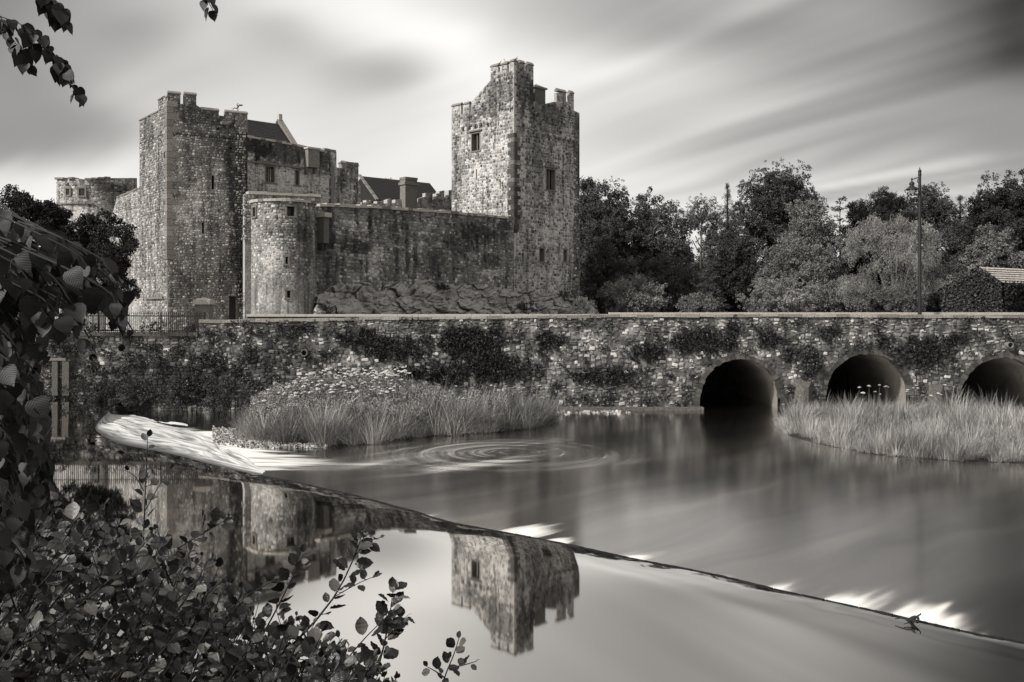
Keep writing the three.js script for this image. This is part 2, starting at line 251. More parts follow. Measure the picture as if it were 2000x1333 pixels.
{ // river below the weir: long smooth water with drifting foam and painted sky-reflection streaks
  const X0 = -20, X1 = 32, D0 = 10, D1 = 49, W = 1536, H = 1152;
  const foamPx = [[1050, 1036, 1.6, .5, 1], [1112, 1054, .9, .35, 1], [1262, 1084, 1.1, .35, 1], [1440, 1120, .5, .2, .7], [1535, 1144, 1.2, .3, .9], [1670, 1170, 1.6, .55, 1], [1842, 1196, 1.5, .65, 1.2], [1925, 1236, .8, .3, 1], [760, 975, .6, .2, .7], [860, 1004, .8, .2, .6]].map(([x, y, l, w, k]) => { const p = onLevel(x, y, LOW); return [p.x, -p.z, l, w, k]; });
  const band = new THREE.CatmullRomCurve3([[330, 850], [420, 884], [520, 898], [650, 908], [800, 912], [980, 908], [1120, 896]].map(([x, y]) => onLevel(x, y, LOW))).getPoints(60);
  const calm = (x, d) => { // foam cover and painted reflection streaks 0..1
    const al = (x + d) * .7071, ac = (d - x) * .7071, wv = .5 * fbm(al * .15, ac * .3, 2);
    let f = .16 + .16 * fbm((ac + wv) * .4, al * .06, 2) + .035 * fbm((ac + wv) * 1.6, al * .1 + 4, 2);
    const r = Math.hypot(x, (d - 33.4) * 1.02), a = Math.atan2(d - 33.4, x), rr = r + .12 * Math.sin(a + .6) * r;
    if (r < 5.6) { const k = ss(5.6, 2.6, r) * ss(.05, .5, r); f += k * (.15 + (.026 * Math.sin(rr * 2 * Math.PI / .3 + 1.2 * n2(r * 2, a)) + .085 * fbm(rr * 4.5, a * .35, 2) + .035 * Math.sin(rr * 2 * Math.PI / .83))); }
    let bd = 99; for (const p of band) { const e = (p.x - x) ** 2 + (-p.z - d) ** 2; if (e < bd) bd = e; } bd = Math.sqrt(bd);
    if (bd < 2.2) f += .24 * ss(2.2, .1, bd) * (1 + .5 * fbm((d - 31) * 1.2, x * .12, 2)) * ss(4, -8, x);
    for (const [fx, fd, l, w, k] of foamPx) { const dx = x - fx, dd = d - fd; if (dx * dx + dd * dd > 9) continue; const p1 = (dx * .7071 + dd * .7071), p2 = (dd - dx) * .7071; const e = Math.hypot((p1 + .6) / (l * .9), p2 / (w * 1.3)) + .3 * fbm(p2 * 2 + fx, p1 * .35, 2); if (e < 1.2) f += k * .8 * Math.pow(ss(1.2, 0, e), 1.3); }
    if (x < -5 && d > 28) { let q = 99; for (const p of footPts) { const e = (p.x - x) ** 2 + (-p.z - d) ** 2; if (e < q) q = e; } q = Math.sqrt(q); f += .55 * ss(2.6, 0, q) * (.7 + .9 * fbm((d + x * .2) * 1.4, x * .3, 3)) * ss(41.5, 39.5, d + .35 * (x + 14)); }
    return clamp(f);
  };
  const footPts = footCurve.getPoints(40), cov = new Float32Array(W * H);
  for (let j = 0; j < H; j++) for (let i = 0; i < W; i++) cov[j * W + i] = calm(lerp(X0, X1, (i + .5) / W), lerp(D0, D1, (j + .5) / H));
  const pick = (u, v) => cov[Math.min(H - 1, Math.floor(v * H)) * W + Math.min(W - 1, Math.floor(u * W))];
  const map = dataTex(W, H, (u, v) => { const f = pick(u, v); return tone3(clamp(.34 + 1.15 * f, .3, .9)); }, true), orm = dataTex(W, H, (u, v) => { const f = pick(u, v); return [1, lerp(.15, .8, ss(.22, .9, f)), 1 - ss(.24, .9, f)]; });
  for (const t of [map, orm]) { t.wrapS = t.wrapT = THREE.ClampToEdgeWrapping; }
  const g = new THREE.PlaneGeometry(95, 57, 1, 1).rotateX(-Math.PI / 2).translate(27.5, LOW, -34.5), p = g.attributes.position, uv = g.attributes.uv;
  for (let i = 0; i < p.count; i++) uv.setXY(i, (p.getX(i) - X0) / (X1 - X0), (-p.getZ(i) - D0) / (D1 - D0));
  structure('river_water', g, new THREE.MeshStandardMaterial({ map, roughnessMap: orm, metalnessMap: orm, roughness: 1, metalness: 1, side: THREE.DoubleSide }));
}
{ // rapids where the weir ends at the wall
  const A = [], B = [], nS = 220, nT = 110; for (let i = 0; i <= nS; i++) { A.push(crestCurve.getPoint(i / nS * 7.2 / 22)); B.push(footCurve.getPoint(i / nS)); }
  const P = [], C = [], I = [], U = [];
  for (let i = 0; i <= nS; i++) for (let j = 0; j <= nT; j++) {
    const t = j / nT, p = A[i].clone().lerp(B[i], t), fall = -.04 + (LOW + .04 - .02) * ss(0, 1, Math.pow(t, .85));
    const sx = i / nS * 22 + .5 * fbm(t * 1.5, i * .012, 2), q = t * 7 - (i / nS) * 3.2 + .5 * fbm(t * 2, i * .01, 2), th = fbm(q * .45, i / nS * 3, 2), th2 = fbm(q * 1.7, i / nS * 5 + t, 3);
    P.push(p.x + .1 * th, fall + ss(.02, .3, t) * (.05 * th + .03 * th2) * (1 - .8 * ss(.7, 1, t)), p.z);
    const w = ss(.0, .2, t) * clamp(.72 + .4 * th + .95 * th2) , v = lerp(.06, .88, clamp(w * ss(1.02, .86, t * .98)));
    C.push(v * 1.02, v, v * .97); U.push(i / nS, t);
  }
  for (let i = 0; i < nS; i++) for (let j = 0; j < nT; j++) { const a = i * (nT + 1) + j, b = a + nT + 1; I.push(a, a + 1, b, b, a + 1, b + 1); }
  const g = new THREE.BufferGeometry(); g.setAttribute('position', new THREE.Float32BufferAttribute(P, 3)); g.setAttribute('color', new THREE.Float32BufferAttribute(C, 3)); g.setIndex(I); g.computeVertexNormals();
  structure('rapids_water', g, new THREE.MeshStandardMaterial({ vertexColors: true, roughness: .5, side: THREE.DoubleSide }));
}
{ // weir: a low dark mossy sill of stones from the rapids across the river
  const weir = thing('weir', 'long low dark stone weir crossing the river diagonally', 'weir', V(0, 0, 0)), r = rng(5), wm = [.02, .032, .05].map((v) => stoneMat(v, 2));
  let s = 7.1 / 22; const total = 1;
  while (s < total) {
    const len = .0085 + .01 * r(), e = Math.min(total, s + len - .0006), P = [], I = [], n = 5, lift = .012 * r(), wide = lerp(.1, .035, ss(.4, .75, s)) * (.8 + .5 * r());
    for (let k = 0; k <= n; k++) { const t = lerp(s, e, k / n), p = crestCurve.getPoint(t), q = crestCurve.getTangent(t), o = V(-q.z, 0, q.x).multiplyScalar(-1); if (o.dot(V(-.7, 0, .7)) < 0) o.negate(); const j = .006 * n2(t * 400, 3), y = -.016 + lift * .5 + .004 * n2(t * 300, 8);
      for (const [d, h] of [[.02 + j, -.12], [.015 + j, y - .012], [-.02, y], [-wide, y - .02], [-wide - .05, -.2], [-wide - .5, LOW - .1]]) { const w = p.clone().addScaledVector(o, d); P.push(w.x, h, w.z); } }
    for (let k = 0; k < n; k++) for (let j = 0; j < 5; j++) { const a = k * 6 + j; I.push(a, a + 6, a + 1, a + 1, a + 6, a + 7); }
    const g = new THREE.BufferGeometry(); g.setAttribute('position', new THREE.Float32BufferAttribute(P, 3)); g.setIndex(I); g.computeVertexNormals();
    part(weir, 'sill_stone', worldUV(g), wm[Math.floor(r() * 3)]); s = e + .0006;
  }
}

// ---------------------------------------------------------------- castle
function quoins(parent, wa, ua, wb, ub, y0, y1, mats, seed, size = .85) { // alternating corner stones wrapping the edge of two walls
  const r = rng(seed); let y = y0, k = 0;
  while (y < y1 - .2) { const h = .3 + .18 * r(), la = size * (k % 2 ? .55 : 1) * (.85 + .3 * r()), lb = size * (k % 2 ? 1 : .55) * (.85 + .3 * r()), m = mats[Math.floor(r() * mats.length)];
    const c = wa.at(ua, y + h / 2), g1 = box(la, h - .025, .1, -la / 2, 0, 0), g2 = box(lb, h - .025, .1, lb / 2, 0, 0);
    g1.applyMatrix4(wa.frame(ua, y + h / 2, 0)); g2.applyMatrix4(wb.frame(ub, y + h / 2, 0)); const g = worldUV(mergeGeometries([g1, g2])); g.translate(-parent.position.x, -parent.position.y, -parent.position.z);
    part(parent, 'quoin', g, m); y += h; k++; }
}
function putlogs(parent, wall, list, size = .16) { for (const [x, y] of list) { const q = wall.px(x, y); onWall(parent, wall, q.u, q.y, .06, 'corbel', worldUV(box(size * 1.2, size, .34)), M.quoin[2]); } }
function coping(parent, wall, u0, u1, yf, T, m, seed, step = .7, h = .16, over = .09) { // a run of rough coping stones
  const r = rng(seed); for (let u = u0; u < u1 - .1;) { const w = Math.min(u1 - u, step * (.5 + r())), y = yf(u + w / 2) + (r() - .5) * .03, hh = h * (.75 + .5 * r()); const g = worldUV(box(w - .015, hh, T + over * 2 + (r() - .5) * .08)); const o = onWall(parent, wall, u + w / 2, y + hh / 2, -T / 2 + (r() - .5) * .05, 'coping_stone', g, m[Math.floor(r() * m.length)]); o.rotateZ((r() - .5) * .05 + Math.atan((yf(u + w) - yf(u)) / w)); u += w; } }
const fitTop = (poly, ymin) => poly.map(([u, y], i) => [u, i < 2 ? ymin : y]);

{ // ---- keep, the tall tower
  const keep = thing('keep_tower', 'tall square stone keep with crenellated corner turret, highest building of the castle', 'tower', V(.18, 2.6, -91));
  const L = new Wall(-5.68, 93.86, .18, 88), R = new Wall(.18, 88, 6.37, 94.19), T = .8, TP = .3;
  const outL = fitTop(L.poly([[882, 600], [1004, 600], [1004, 121], [995.5, 122], [995.5, 139], [990, 139.5], [990, 126.5], [979, 128], [979, 141], [972.5, 141.5], [972.5, 130], [958, 132], [958, 157], [921, 199], [921, 219], [916, 220], [916, 203], [906, 205.5], [906, 222], [900, 224], [900, 206], [882, 210]]), 2.6);
  const outR = fitTop(R.poly([[1004, 600], [1132, 600], [1132, 221], [1121, 216], [1121, 184], [1112, 182], [1112, 198], [1106, 199], [1106, 181], [1087, 181], [1087, 199], [1081, 199], [1053, 206], [1047, 199], [1042, 198], [1042, 129], [1030, 127], [1030, 138], [1025, 138], [1025, 125], [1014.5, 123], [1014.5, 136], [1010.5, 136], [1010.5, 122], [1004, 121]]), 2.6);
  const toneL = weatherShade(L, .48, .5, [[975, 175, 55, 40, -.75], [925, 225, 50, 18, -.6], [893, 330, 14, 70, -.5], [960, 215, 60, 20, -.4], [940, 350, 40, 50, .25], [980, 280, 30, 40, .2], [1000, 370, 6, 40, -.9]], .5, 3);
  const toneR = weatherShade(R, .46, .5, [[1070, 225, 60, 40, -.8], [1022, 170, 25, 50, -.9], [1050, 310, 18, 60, -.8], [1020, 300, 14, 16, .6], [1090, 300, 40, 40, .1], [1115, 400, 20, 60, .3], [1080, 430, 50, 60, .35], [1075, 345, 10, 90, -.5], [1128, 350, 6, 150, -.5], [1060, 540, 60, 20, .2]], .5, 9);
  const hL = [window_(keep, L, 920, 259, 938, 296), slit(keep, L, 964.5, 278, 292), slit(keep, L, 930.5, 331, 352), slit(keep, L, 977, 353, 369), slit(keep, L, 974, 175, 183), slit(keep, L, 987, 172, 180)];
  const hR = [window_(keep, R, 1066, 333, 1085, 370), slit(keep, R, 1022, 351, 367), window_(keep, R, 1053, 486, 1064, 511, 1, false), window_(keep, R, 1100, 489, 1108, 511, 1, false), slit(keep, R, 1041, 385, 390, .25)];
  slab(keep, L, outL, hL, TP, wallMat(toneL, 0, L.L, 2.6, 27, 1.25)); slab(keep, R, outR, hR, TP, wallMat(toneR, 0, R.L, 2.6, 27, 1.25)); slab(keep, L, rect(0, 2.6, L.L - .2, 21.5), hL, T - TP, stoneMat(.4), 'wall_core', TP + .004); slab(keep, R, rect(.2, 2.6, R.L, 21.5), hR.slice(0, 4), T - TP, stoneMat(.4), 'wall_core', TP + .004);
  const bx = V(.18 - 5.86 + 6.19, 0, -(93.86 + 6.19)), back = new Wall(6.37, 94.19, bx.x, -bx.z), back2 = new Wall(bx.x, -bx.z, -5.68, 93.86), bm = stoneMat(.3);
  slab(keep, back, rect(0, 2.6, back.L, 22.6), [], T, bm); slab(keep, back2, rect(0, 2.6, back2.L, 22.6), [], T, bm);
  const slabTop = (y, pts, name, m) => { const s = new THREE.Shape(pts.map((p) => new THREE.Vector2(p.x, -p.z))); const g = new THREE.ExtrudeGeometry(s, { depth: .2, bevelEnabled: false }).rotateX(-Math.PI / 2).translate(-keep.position.x, y - keep.position.y, -keep.position.z); part(keep, name, worldUV(g), m); };
  slabTop(21.6, [L.at(.1, 0, -.1), R.at(.1, 0, -.1), R.at(R.L - .1, 0, -.1), back2.at(.1, 0, -.1)], 'roof_deck', M.lead);
  const tl = L.px(958, 150).u, tr = R.px(1042, 150).u; // stair turret body behind the corner leaves
  const w3 = new Wall(R.at(tr, 0).x, -R.at(tr, 0).z, R.at(tr, 0).x - (L.L - tl) * .707, -R.at(tr, 0).z + (L.L - tl) * .707), w4 = new Wall(w3.at(w3.L, 0).x, -w3.at(w3.L, 0).z, L.at(tl, 0).x, -L.at(tl, 0).z);
  slab(keep, w3, rect(0, 20, w3.L, 24.9), [], .5, bm); slab(keep, w4, rect(0, 20, w4.L, 24.9), [], .5, bm);
  slabTop(24.6, [L.at(L.L - .1, 0, -.1), R.at(tr, 0), w3.at(w3.L - .1, 0), L.at(tl, 0)], 'turret_deck', M.lead);
  const inL = (u, y) => inPoly(outL, u, y) && !hL.some((h) => inPoly(h, u, y)), inR = (u, y) => inPoly(outR, u, y) && !hR.some((h) => inPoly(h, u, y));
  masonry(keep, L, { seed: 21, u0: 0, u1: L.L - .02, y0: 2.8, y1: 26.5, h: [.17, .34], w: [.2, .58], inside: inL, tone: toneL, mul: .72, vary: 1.1, parts: 150, skip: .1, gap: .035 });
  masonry(keep, R, { seed: 22, u0: .02, u1: R.L, y0: 2.8, y1: 26.5, h: [.17, .34], w: [.2, .58], inside: inR, tone: toneR, mul: .7, vary: 1.1, parts: 150, skip: .1, gap: .035 });
  quoins(keep, L, L.L, R, 0, 11, 15.5, M.quoinDark, 31, .7); quoins(keep, L, L.L, R, 0, 15.5, 20, [M.quoin[2], M.quoinDark[1]], 33, .7);
  putlogs(keep, L, [[905, 251], [917, 248], [929, 245.5], [940, 243.5], [953, 242]], .2); putlogs(keep, R, [[1048, 263], [1060, 265], [1072, 267.5], [1084, 269.5], [1092, 271], [1101, 273], [1110, 275], [1120, 277]], .2);
  for (const [a, b, y] of [[995, 1004, 121], [978, 990.5, 127], [958, 973, 131], [906, 916, 204], [882, 900, 208]]) { const p = L.px(a, y), q = L.px(b, y); cap(keep, L, p.u, q.u, Math.max(p.y, q.y) - .03, TP, .26); }
  for (const [a, b, y] of [[1004, 1010.5, 121], [1014.5, 1025, 124], [1030, 1042, 128], [1087, 1106, 181], [1112, 1121, 183]]) { const p = R.px(a, y), q = R.px(b, y); cap(keep, R, p.u + .08, q.u, Math.max(p.y, q.y) - .03, TP, .3); }
  { const p = R.px(1055, 200), q = R.px(1080, 200), c = (p.u + q.u) / 2, w = q.u - p.u; const s = onWall(keep, R, c, 23.0, -1.3, 'chimney', worldUV(box(w * .82, 3.2, 1.0)), bm); part(s, 'chimney_cap', worldUV(box(w, .16, 1.25, 0, 1.6, 0)), M.cap); part(s, 'chimney_top', worldUV(new THREE.ConeGeometry(w * .5, .35, 4, 1).rotateY(Math.PI / 4).translate(0, 1.85, 0).toNonIndexed()), M.cap); }
}
{ // ---- gate tower at the left
  const t = thing('gate_tower', 'broad stone gate tower with pale corner stones beside the round tower', 'tower', V(-23, 2.6, -69));
  const L = Wall.between(272, 71.5, 327, 67), R = Wall.between(327, 67, 483, 69.7), T = .8, TP = .32;
  const outL = fitTop(L.poly([[272, 620], [327, 620], [327, 189], [319, 191], [319, 196], [316, 197], [316, 192], [308.5, 194], [308.5, 219], [293, 224], [293, 229], [289.5, 230], [289.5, 226], [272, 236]]), 2.6);
  const outR = fitTop(R.poly([[327, 620], [483, 620], [483, 224], [439, 218], [439, 231], [427, 229], [427, 218], [396, 213], [392, 211], [383, 205], [383, 185], [359, 183], [359, 203], [352, 203], [352, 181], [327, 183]]), 2.6);
  const toneL = weatherShade(L, .34, .5, [[290, 260, 30, 40, -.6], [315, 300, 8, 60, -.4], [310, 400, 10, 100, -.4], [290, 540, 25, 60, .3], [300, 450, 20, 60, .2]], .5, 5);
  const toneR = weatherShade(R, .34, .55, [[400, 225, 55, 35, -.75], [430, 280, 40, 60, -.5], [360, 230, 25, 40, -.3], [452, 340, 14, 90, -1.1], [470, 470, 22, 100, -1.3], [460, 520, 35, 60, -.6], [360, 410, 40, 30, .7], [345, 300, 15, 60, .35], [400, 385, 35, 40, .5], [370, 450, 40, 30, .4], [420, 330, 20, 40, .3], [400, 560, 50, 40, -.3], [345, 560, 30, 40, -.2]], .6, 2);  // right edge patches paint the shade beside the round tower; others are stains
  const hR = [slit(t, R, 415.5, 343, 370, .17), slit(t, R, 396, 435, 456, .14), slit(t, R, 451, 287, 292, .2, 'wall_hole'), slit(t, R, 425, 250, 254, .2, 'wall_hole')], hL = [slit(t, L, 321, 292, 320, .2), slit(t, L, 303, 440, 462, .14)];
  { const a = R.px(447, 622), b = R.px(464, 579); const h = rect(a.u, 3.0, b.u, b.y); hR.push(h); const d = onWall(t, R, (a.u + b.u) / 2, (3 + b.y) / 2, -.6, 'door', box(b.u - a.u + .1, b.y - 2.9, .1), mat(.07, .8)); part(d, 'handle', box(.05, .16, .05, .2, 0, .07), M.iron); }
  slab(t, L, outL, hL, TP, wallMat(toneL, 0, L.L, 2.6, 19, .95)); slab(t, R, outR, hR, TP, wallMat(toneR, 0, R.L, 2.6, 19, .95)); slab(t, L, rect(0, 2.6, L.L - .2, 16), hL, T - TP, stoneMat(.4), 'wall_core', TP + .004); slab(t, R, rect(.2, 2.61, R.L, 16), hR, T - TP, stoneMat(.4), 'wall_core', TP + .004);
  const bm = stoneMat(.22), p3 = R.at(R.L, 0, -7), back = new Wall(R.at(R.L, 0).x, -R.at(R.L, 0).z, p3.x, -p3.z), p4 = L.at(0, 0), back2 = new Wall(p3.x, -p3.z, p4.x, -p4.z);
  slab(t, back, rect(0, 2.6, back.L, 16.6), [], T, bm); slab(t, back2, rect(0, 2.6, back2.L, 16.6), [], T, bm);
  { const s = new THREE.Shape([L.at(0, 0), R.at(0, 0), R.at(R.L, 0), p3].map((p) => new THREE.Vector2(p.x, -p.z))); const g = new THREE.ExtrudeGeometry(s, { depth: .2, bevelEnabled: false }).rotateX(-Math.PI / 2).translate(23, 16 - 2.6, 69); part(t, 'roof_deck', worldUV(g), M.lead); }
  masonry(t, L, { seed: 23, u0: 0, u1: L.L, y0: 2.8, y1: 18.8, h: [.12, .24], w: [.14, .42], inside: (u, y) => inPoly(outL, u, y) && !hL.some((h) => inPoly(h, u, y)), tone: toneL, mul: 1.0, vary: .75, fleck: .7, parts: 60, skip: .12, gap: .03 });
  masonry(t, R, { seed: 24, u0: 0, u1: R.L, y0: 2.8, y1: 18.8, h: [.09, .22], w: [.12, .4], inside: (u, y) => inPoly(outR, u, y) && !hR.some((h) => inPoly(h, u, y)), tone: toneR, mul: 1.0, vary: .75, fleck: .7, parts: 200, skip: .2, gap: .03 });
  quoins(t, L, L.L, R, 0, 7.6, 18.2, M.quoin, 35, .62);
  for (const [a, b, y] of [[308.5, 316, 193], [319, 327, 190], [272, 289.5, 231], [293, 308, 221]]) { const p = L.px(a, y), q = L.px(b, y); cap(t, L, p.u, q.u, (p.y + q.y) / 2 - .05, TP, .22); }
  for (const [a, b, y] of [[327, 352, 182], [359, 383, 184], [392, 427, 214.5], [439, 483, 220]]) { const p = R.px(a, y), q = R.px(b, y); cap(t, R, p.u + .05, q.u, (p.y + q.y) / 2 - .05, TP, .22); }
  { const p = R.px(430, 232); onWall(t, R, p.u + .25, p.y - .3, .15, 'spout', worldUV(box(.5, .18, .4)), M.cap); }
  { const a = L.px(285, 583), b = L.px(321, 583); onWall(t, L, (a.u + b.u) / 2, a.y, .08, 'plinth_moulding', worldUV(box(b.u - a.u, .12, .22)), M.frame); }
}
{ // ---- round tower in front of the curtain wall
  const cx = (553 - 1000) / F * 65, R = 2.0, t = thing('round_tower', 'slim round stone tower with a pale rim and barred window', 'tower', V(cx, 2.6, -65)), D = new Drum(cx, 65, R), Y1 = 11.15;
  const tone = weatherShade(D, .38, .5, [[600, 470, 18, 80, -.8], [575, 455, 45, 22, -.6], [530, 510, 30, 40, .5], [545, 590, 40, 30, .3], [520, 420, 25, 20, .2], [505, 560, 12, 60, .2]], .6, 7);  // dark right and paler left patches paint the side light; rest are stains
  let b = new Brush(new THREE.CylinderGeometry(R, R * 1.03, Y1 - 2.6, 64, 1).translate(cx, (Y1 + 2.6) / 2, -65)), ev = new Evaluator(); ev.useGroups = false; b.updateMatrixWorld();
  const holes = [];
  for (const [px0, py0, px1, py1, name] of [[560, 404, 575, 422, 'barred_window'], [494.5, 405, 500, 424, 'window'], [557, 502, 562, 516, 'arrow_slit'], [559, 568, 567, 582, 'window']]) {
    const a = D.px(px0, py1), c = D.px(px1, py0), u = (a.u + c.u) / 2, y = (a.y + c.y) / 2, w = c.u - a.u, h = c.y - a.y, m = D.frame(u, y, 0), cut = new Brush(box(w, h, 3.0)); cut.applyMatrix4(m); cut.updateMatrixWorld(); b = ev.evaluate(b, cut, SUBTRACTION); b.updateMatrixWorld(); holes.push(rect(a.u - .06, a.y - .06, c.u + .06, c.y + .06));
    const p = onWall(t, D, u, y, -.5, name, box(w, h, .05), M.glass);
    part(p, 'sill', worldUV(box(w + .3, .09, .2, 0, -h / 2 - .05, .5)), M.frame); part(p, 'jamb', worldUV(box(.1, h, .12, -w / 2 - .05, 0, .49)), M.frame); part(p, 'jamb', worldUV(box(.1, h, .12, w / 2 + .05, 0, .49)), M.frame); part(p, 'lintel', worldUV(box(w + .3, .12, .14, 0, h / 2 + .06, .49)), M.frame);
    if (name === 'barred_window') for (let k = 1; k < 5; k++) part(p, 'bar', box(.025, h, .025, -w / 2 + w * k / 5, 0, .36), M.iron);
  }
  const g = b.geometry.clone(), q = g.attributes.position, uv = new Float32Array(q.count * 2); for (let i = 0; i < q.count; i++) { uv[i * 2] = Math.atan2(q.getX(i) - cx, q.getZ(i) + 65) * R; uv[i * 2 + 1] = q.getY(i); } g.setAttribute('uv', new THREE.BufferAttribute(uv, 2)); g.translate(-cx, -2.6, 65);
  part(t, 'wall', g, wallMat(tone, -Math.PI * R, Math.PI * R, 2.6, Y1, .9, 1024));
  masonry(t, D, { seed: 26, u0: -3.1, u1: 3.1, y0: 2.8, y1: Y1 - .1, h: [.1, .22], w: [.14, .42], inside: (u, y) => y < Y1 - .04 && !holes.some((h) => inPoly(h, u, y)), tone, mul: .9, vary: .8, fleck: .7, parts: 150, skip: .1, gap: .028 });
  const r = rng(6); for (let a = 0; a < Math.PI * 2 - .05;) { const w = .12 + .1 * r(); const m = onWall(t, D, (a + w / 2 - Math.PI) * R, Y1 + .06, -.28, 'coping_stone', worldUV(box(w * (R + .1) - .012, .14 + .06 * r(), .85)), r() > .25 ? M.capLight : M.cap); m.rotateX(.12); a += w; }
  part(t, 'roof_deck', new THREE.CylinderGeometry(R - .3, R - .3, .1, 32).translate(0, Y1 - 2.62, 0), M.lead);
}
{ // ---- curtain wall from the round tower to the keep, with a garderobe turret
  const W = new Wall(-13.3, 66.4, .2, 87.2), t = thing('curtain_wall', 'long stained curtain wall between the round tower and the keep', 'wall', V(-6, 2.6, -77)), T = 1.0;
  const poly = fitTop(W.poly([[612, 600], [1003.5, 600], [1003.5, 428], [860, 415.5], [740, 407], [630, 403], [612, 403]]), 2.6);
  const topY = (u) => { for (let i = 2; i < 6; i++) { const [a, b] = poly[i], [c, d] = poly[i + 1]; if (u <= a && u >= c) return lerp(d, b, (u - c) / (a - c)); } return poly[2][1]; };
  const drips = [[695, 425, 8, 22, -.7], [722, 430, 7, 28, -.9], [744, 428, 7, 22, -.7], [771, 435, 9, 32, -1.0], [790, 430, 9, 32, -1.0], [775, 500, 8, 40, -.8], [795, 500, 8, 40, -.8], [811, 500, 8, 45, -.9], [752, 520, 8, 25, -.5]];
  const tone = weatherShade(W, .32, .65, [...drips, [640, 450, 24, 60, -1.1], [690, 482, 55, 16, -1.1], [640, 520, 30, 60, -.7], [930, 455, 75, 22, -1.3], [985, 445, 25, 30, -1.1], [900, 480, 60, 25, -.8], [850, 520, 30, 40, -.9], [960, 505, 35, 14, -.9], [735, 510, 30, 35, .75], [700, 440, 40, 22, .55], [830, 440, 40, 20, .35], [815, 480, 30, 14, .6], [960, 535, 45, 10, .8], [920, 500, 20, 10, .5], [700, 540, 60, 14, .3]], .7, 4);  // patches next to the round tower paint its shadow; the others are stains
  const holes = [slit(t, W, 954.5, 468, 490, .14), slit(t, W, 908, 497, 509, .14), slit(t, W, 837, 495, 503, .12)];
  slab(t, W, poly, holes, T, wallMat(tone, 0, W.L, 2.6, 13, .8, 1024));
  masonry(t, W, { seed: 27, u0: 0, u1: W.L, y0: 3.5, y1: 12.6, h: [.12, .28], w: [.2, .62], inside: (u, y) => inPoly(poly, u, y) && !holes.some((h) => inPoly(h, u, y)), tone, mul: .95, vary: .85, fleck: .6, parts: 300, skip: .1, gap: .03 });
  coping(t, W, .6, W.L - .1, (u) => topY(u) - .02, T, [M.capLight, M.capLight, M.cap], 8, .5, .2, .12);
  putlogs(t, W, [[675, 463], [695, 461], [714, 462], [737, 464], [760, 463], [778, 464], [793, 465], [808, 466], [834, 467], [852, 467], [868, 468], [884, 470]], .17);
  { // garderobe box in the angle with the round tower
    const a = W.px(616, 430), b = W.px(631, 430), c = (a.u + b.u) / 2, w = (b.u - a.u) * .7, m = onWall(t, W, c, 0, .35, 'garderobe', worldUV(box(w, 1.75, .6, 0, 9.55, 0)), stoneMat(.36, 1.2)); part(m, 'roof', worldUV(box(w + .15, .3, .95, 0, 10.55, 0)), M.capLight); part(m, 'corbel', worldUV(box(w * .35, .4, .5, -w * .3, 8.45, -.1)), M.quoinDark[0]); part(m, 'corbel', worldUV(box(w * .35, .4, .5, w * .3, 8.45, -.1)), M.quoinDark[0]); }
}
M.slate = new THREE.MeshStandardMaterial({ color: grey(.05), map: rep(SPECK, .7, 2), bumpMap: rep(ROUGH, .5, 3), bumpScale: .04, roughness: .8, side: THREE.DoubleSide });
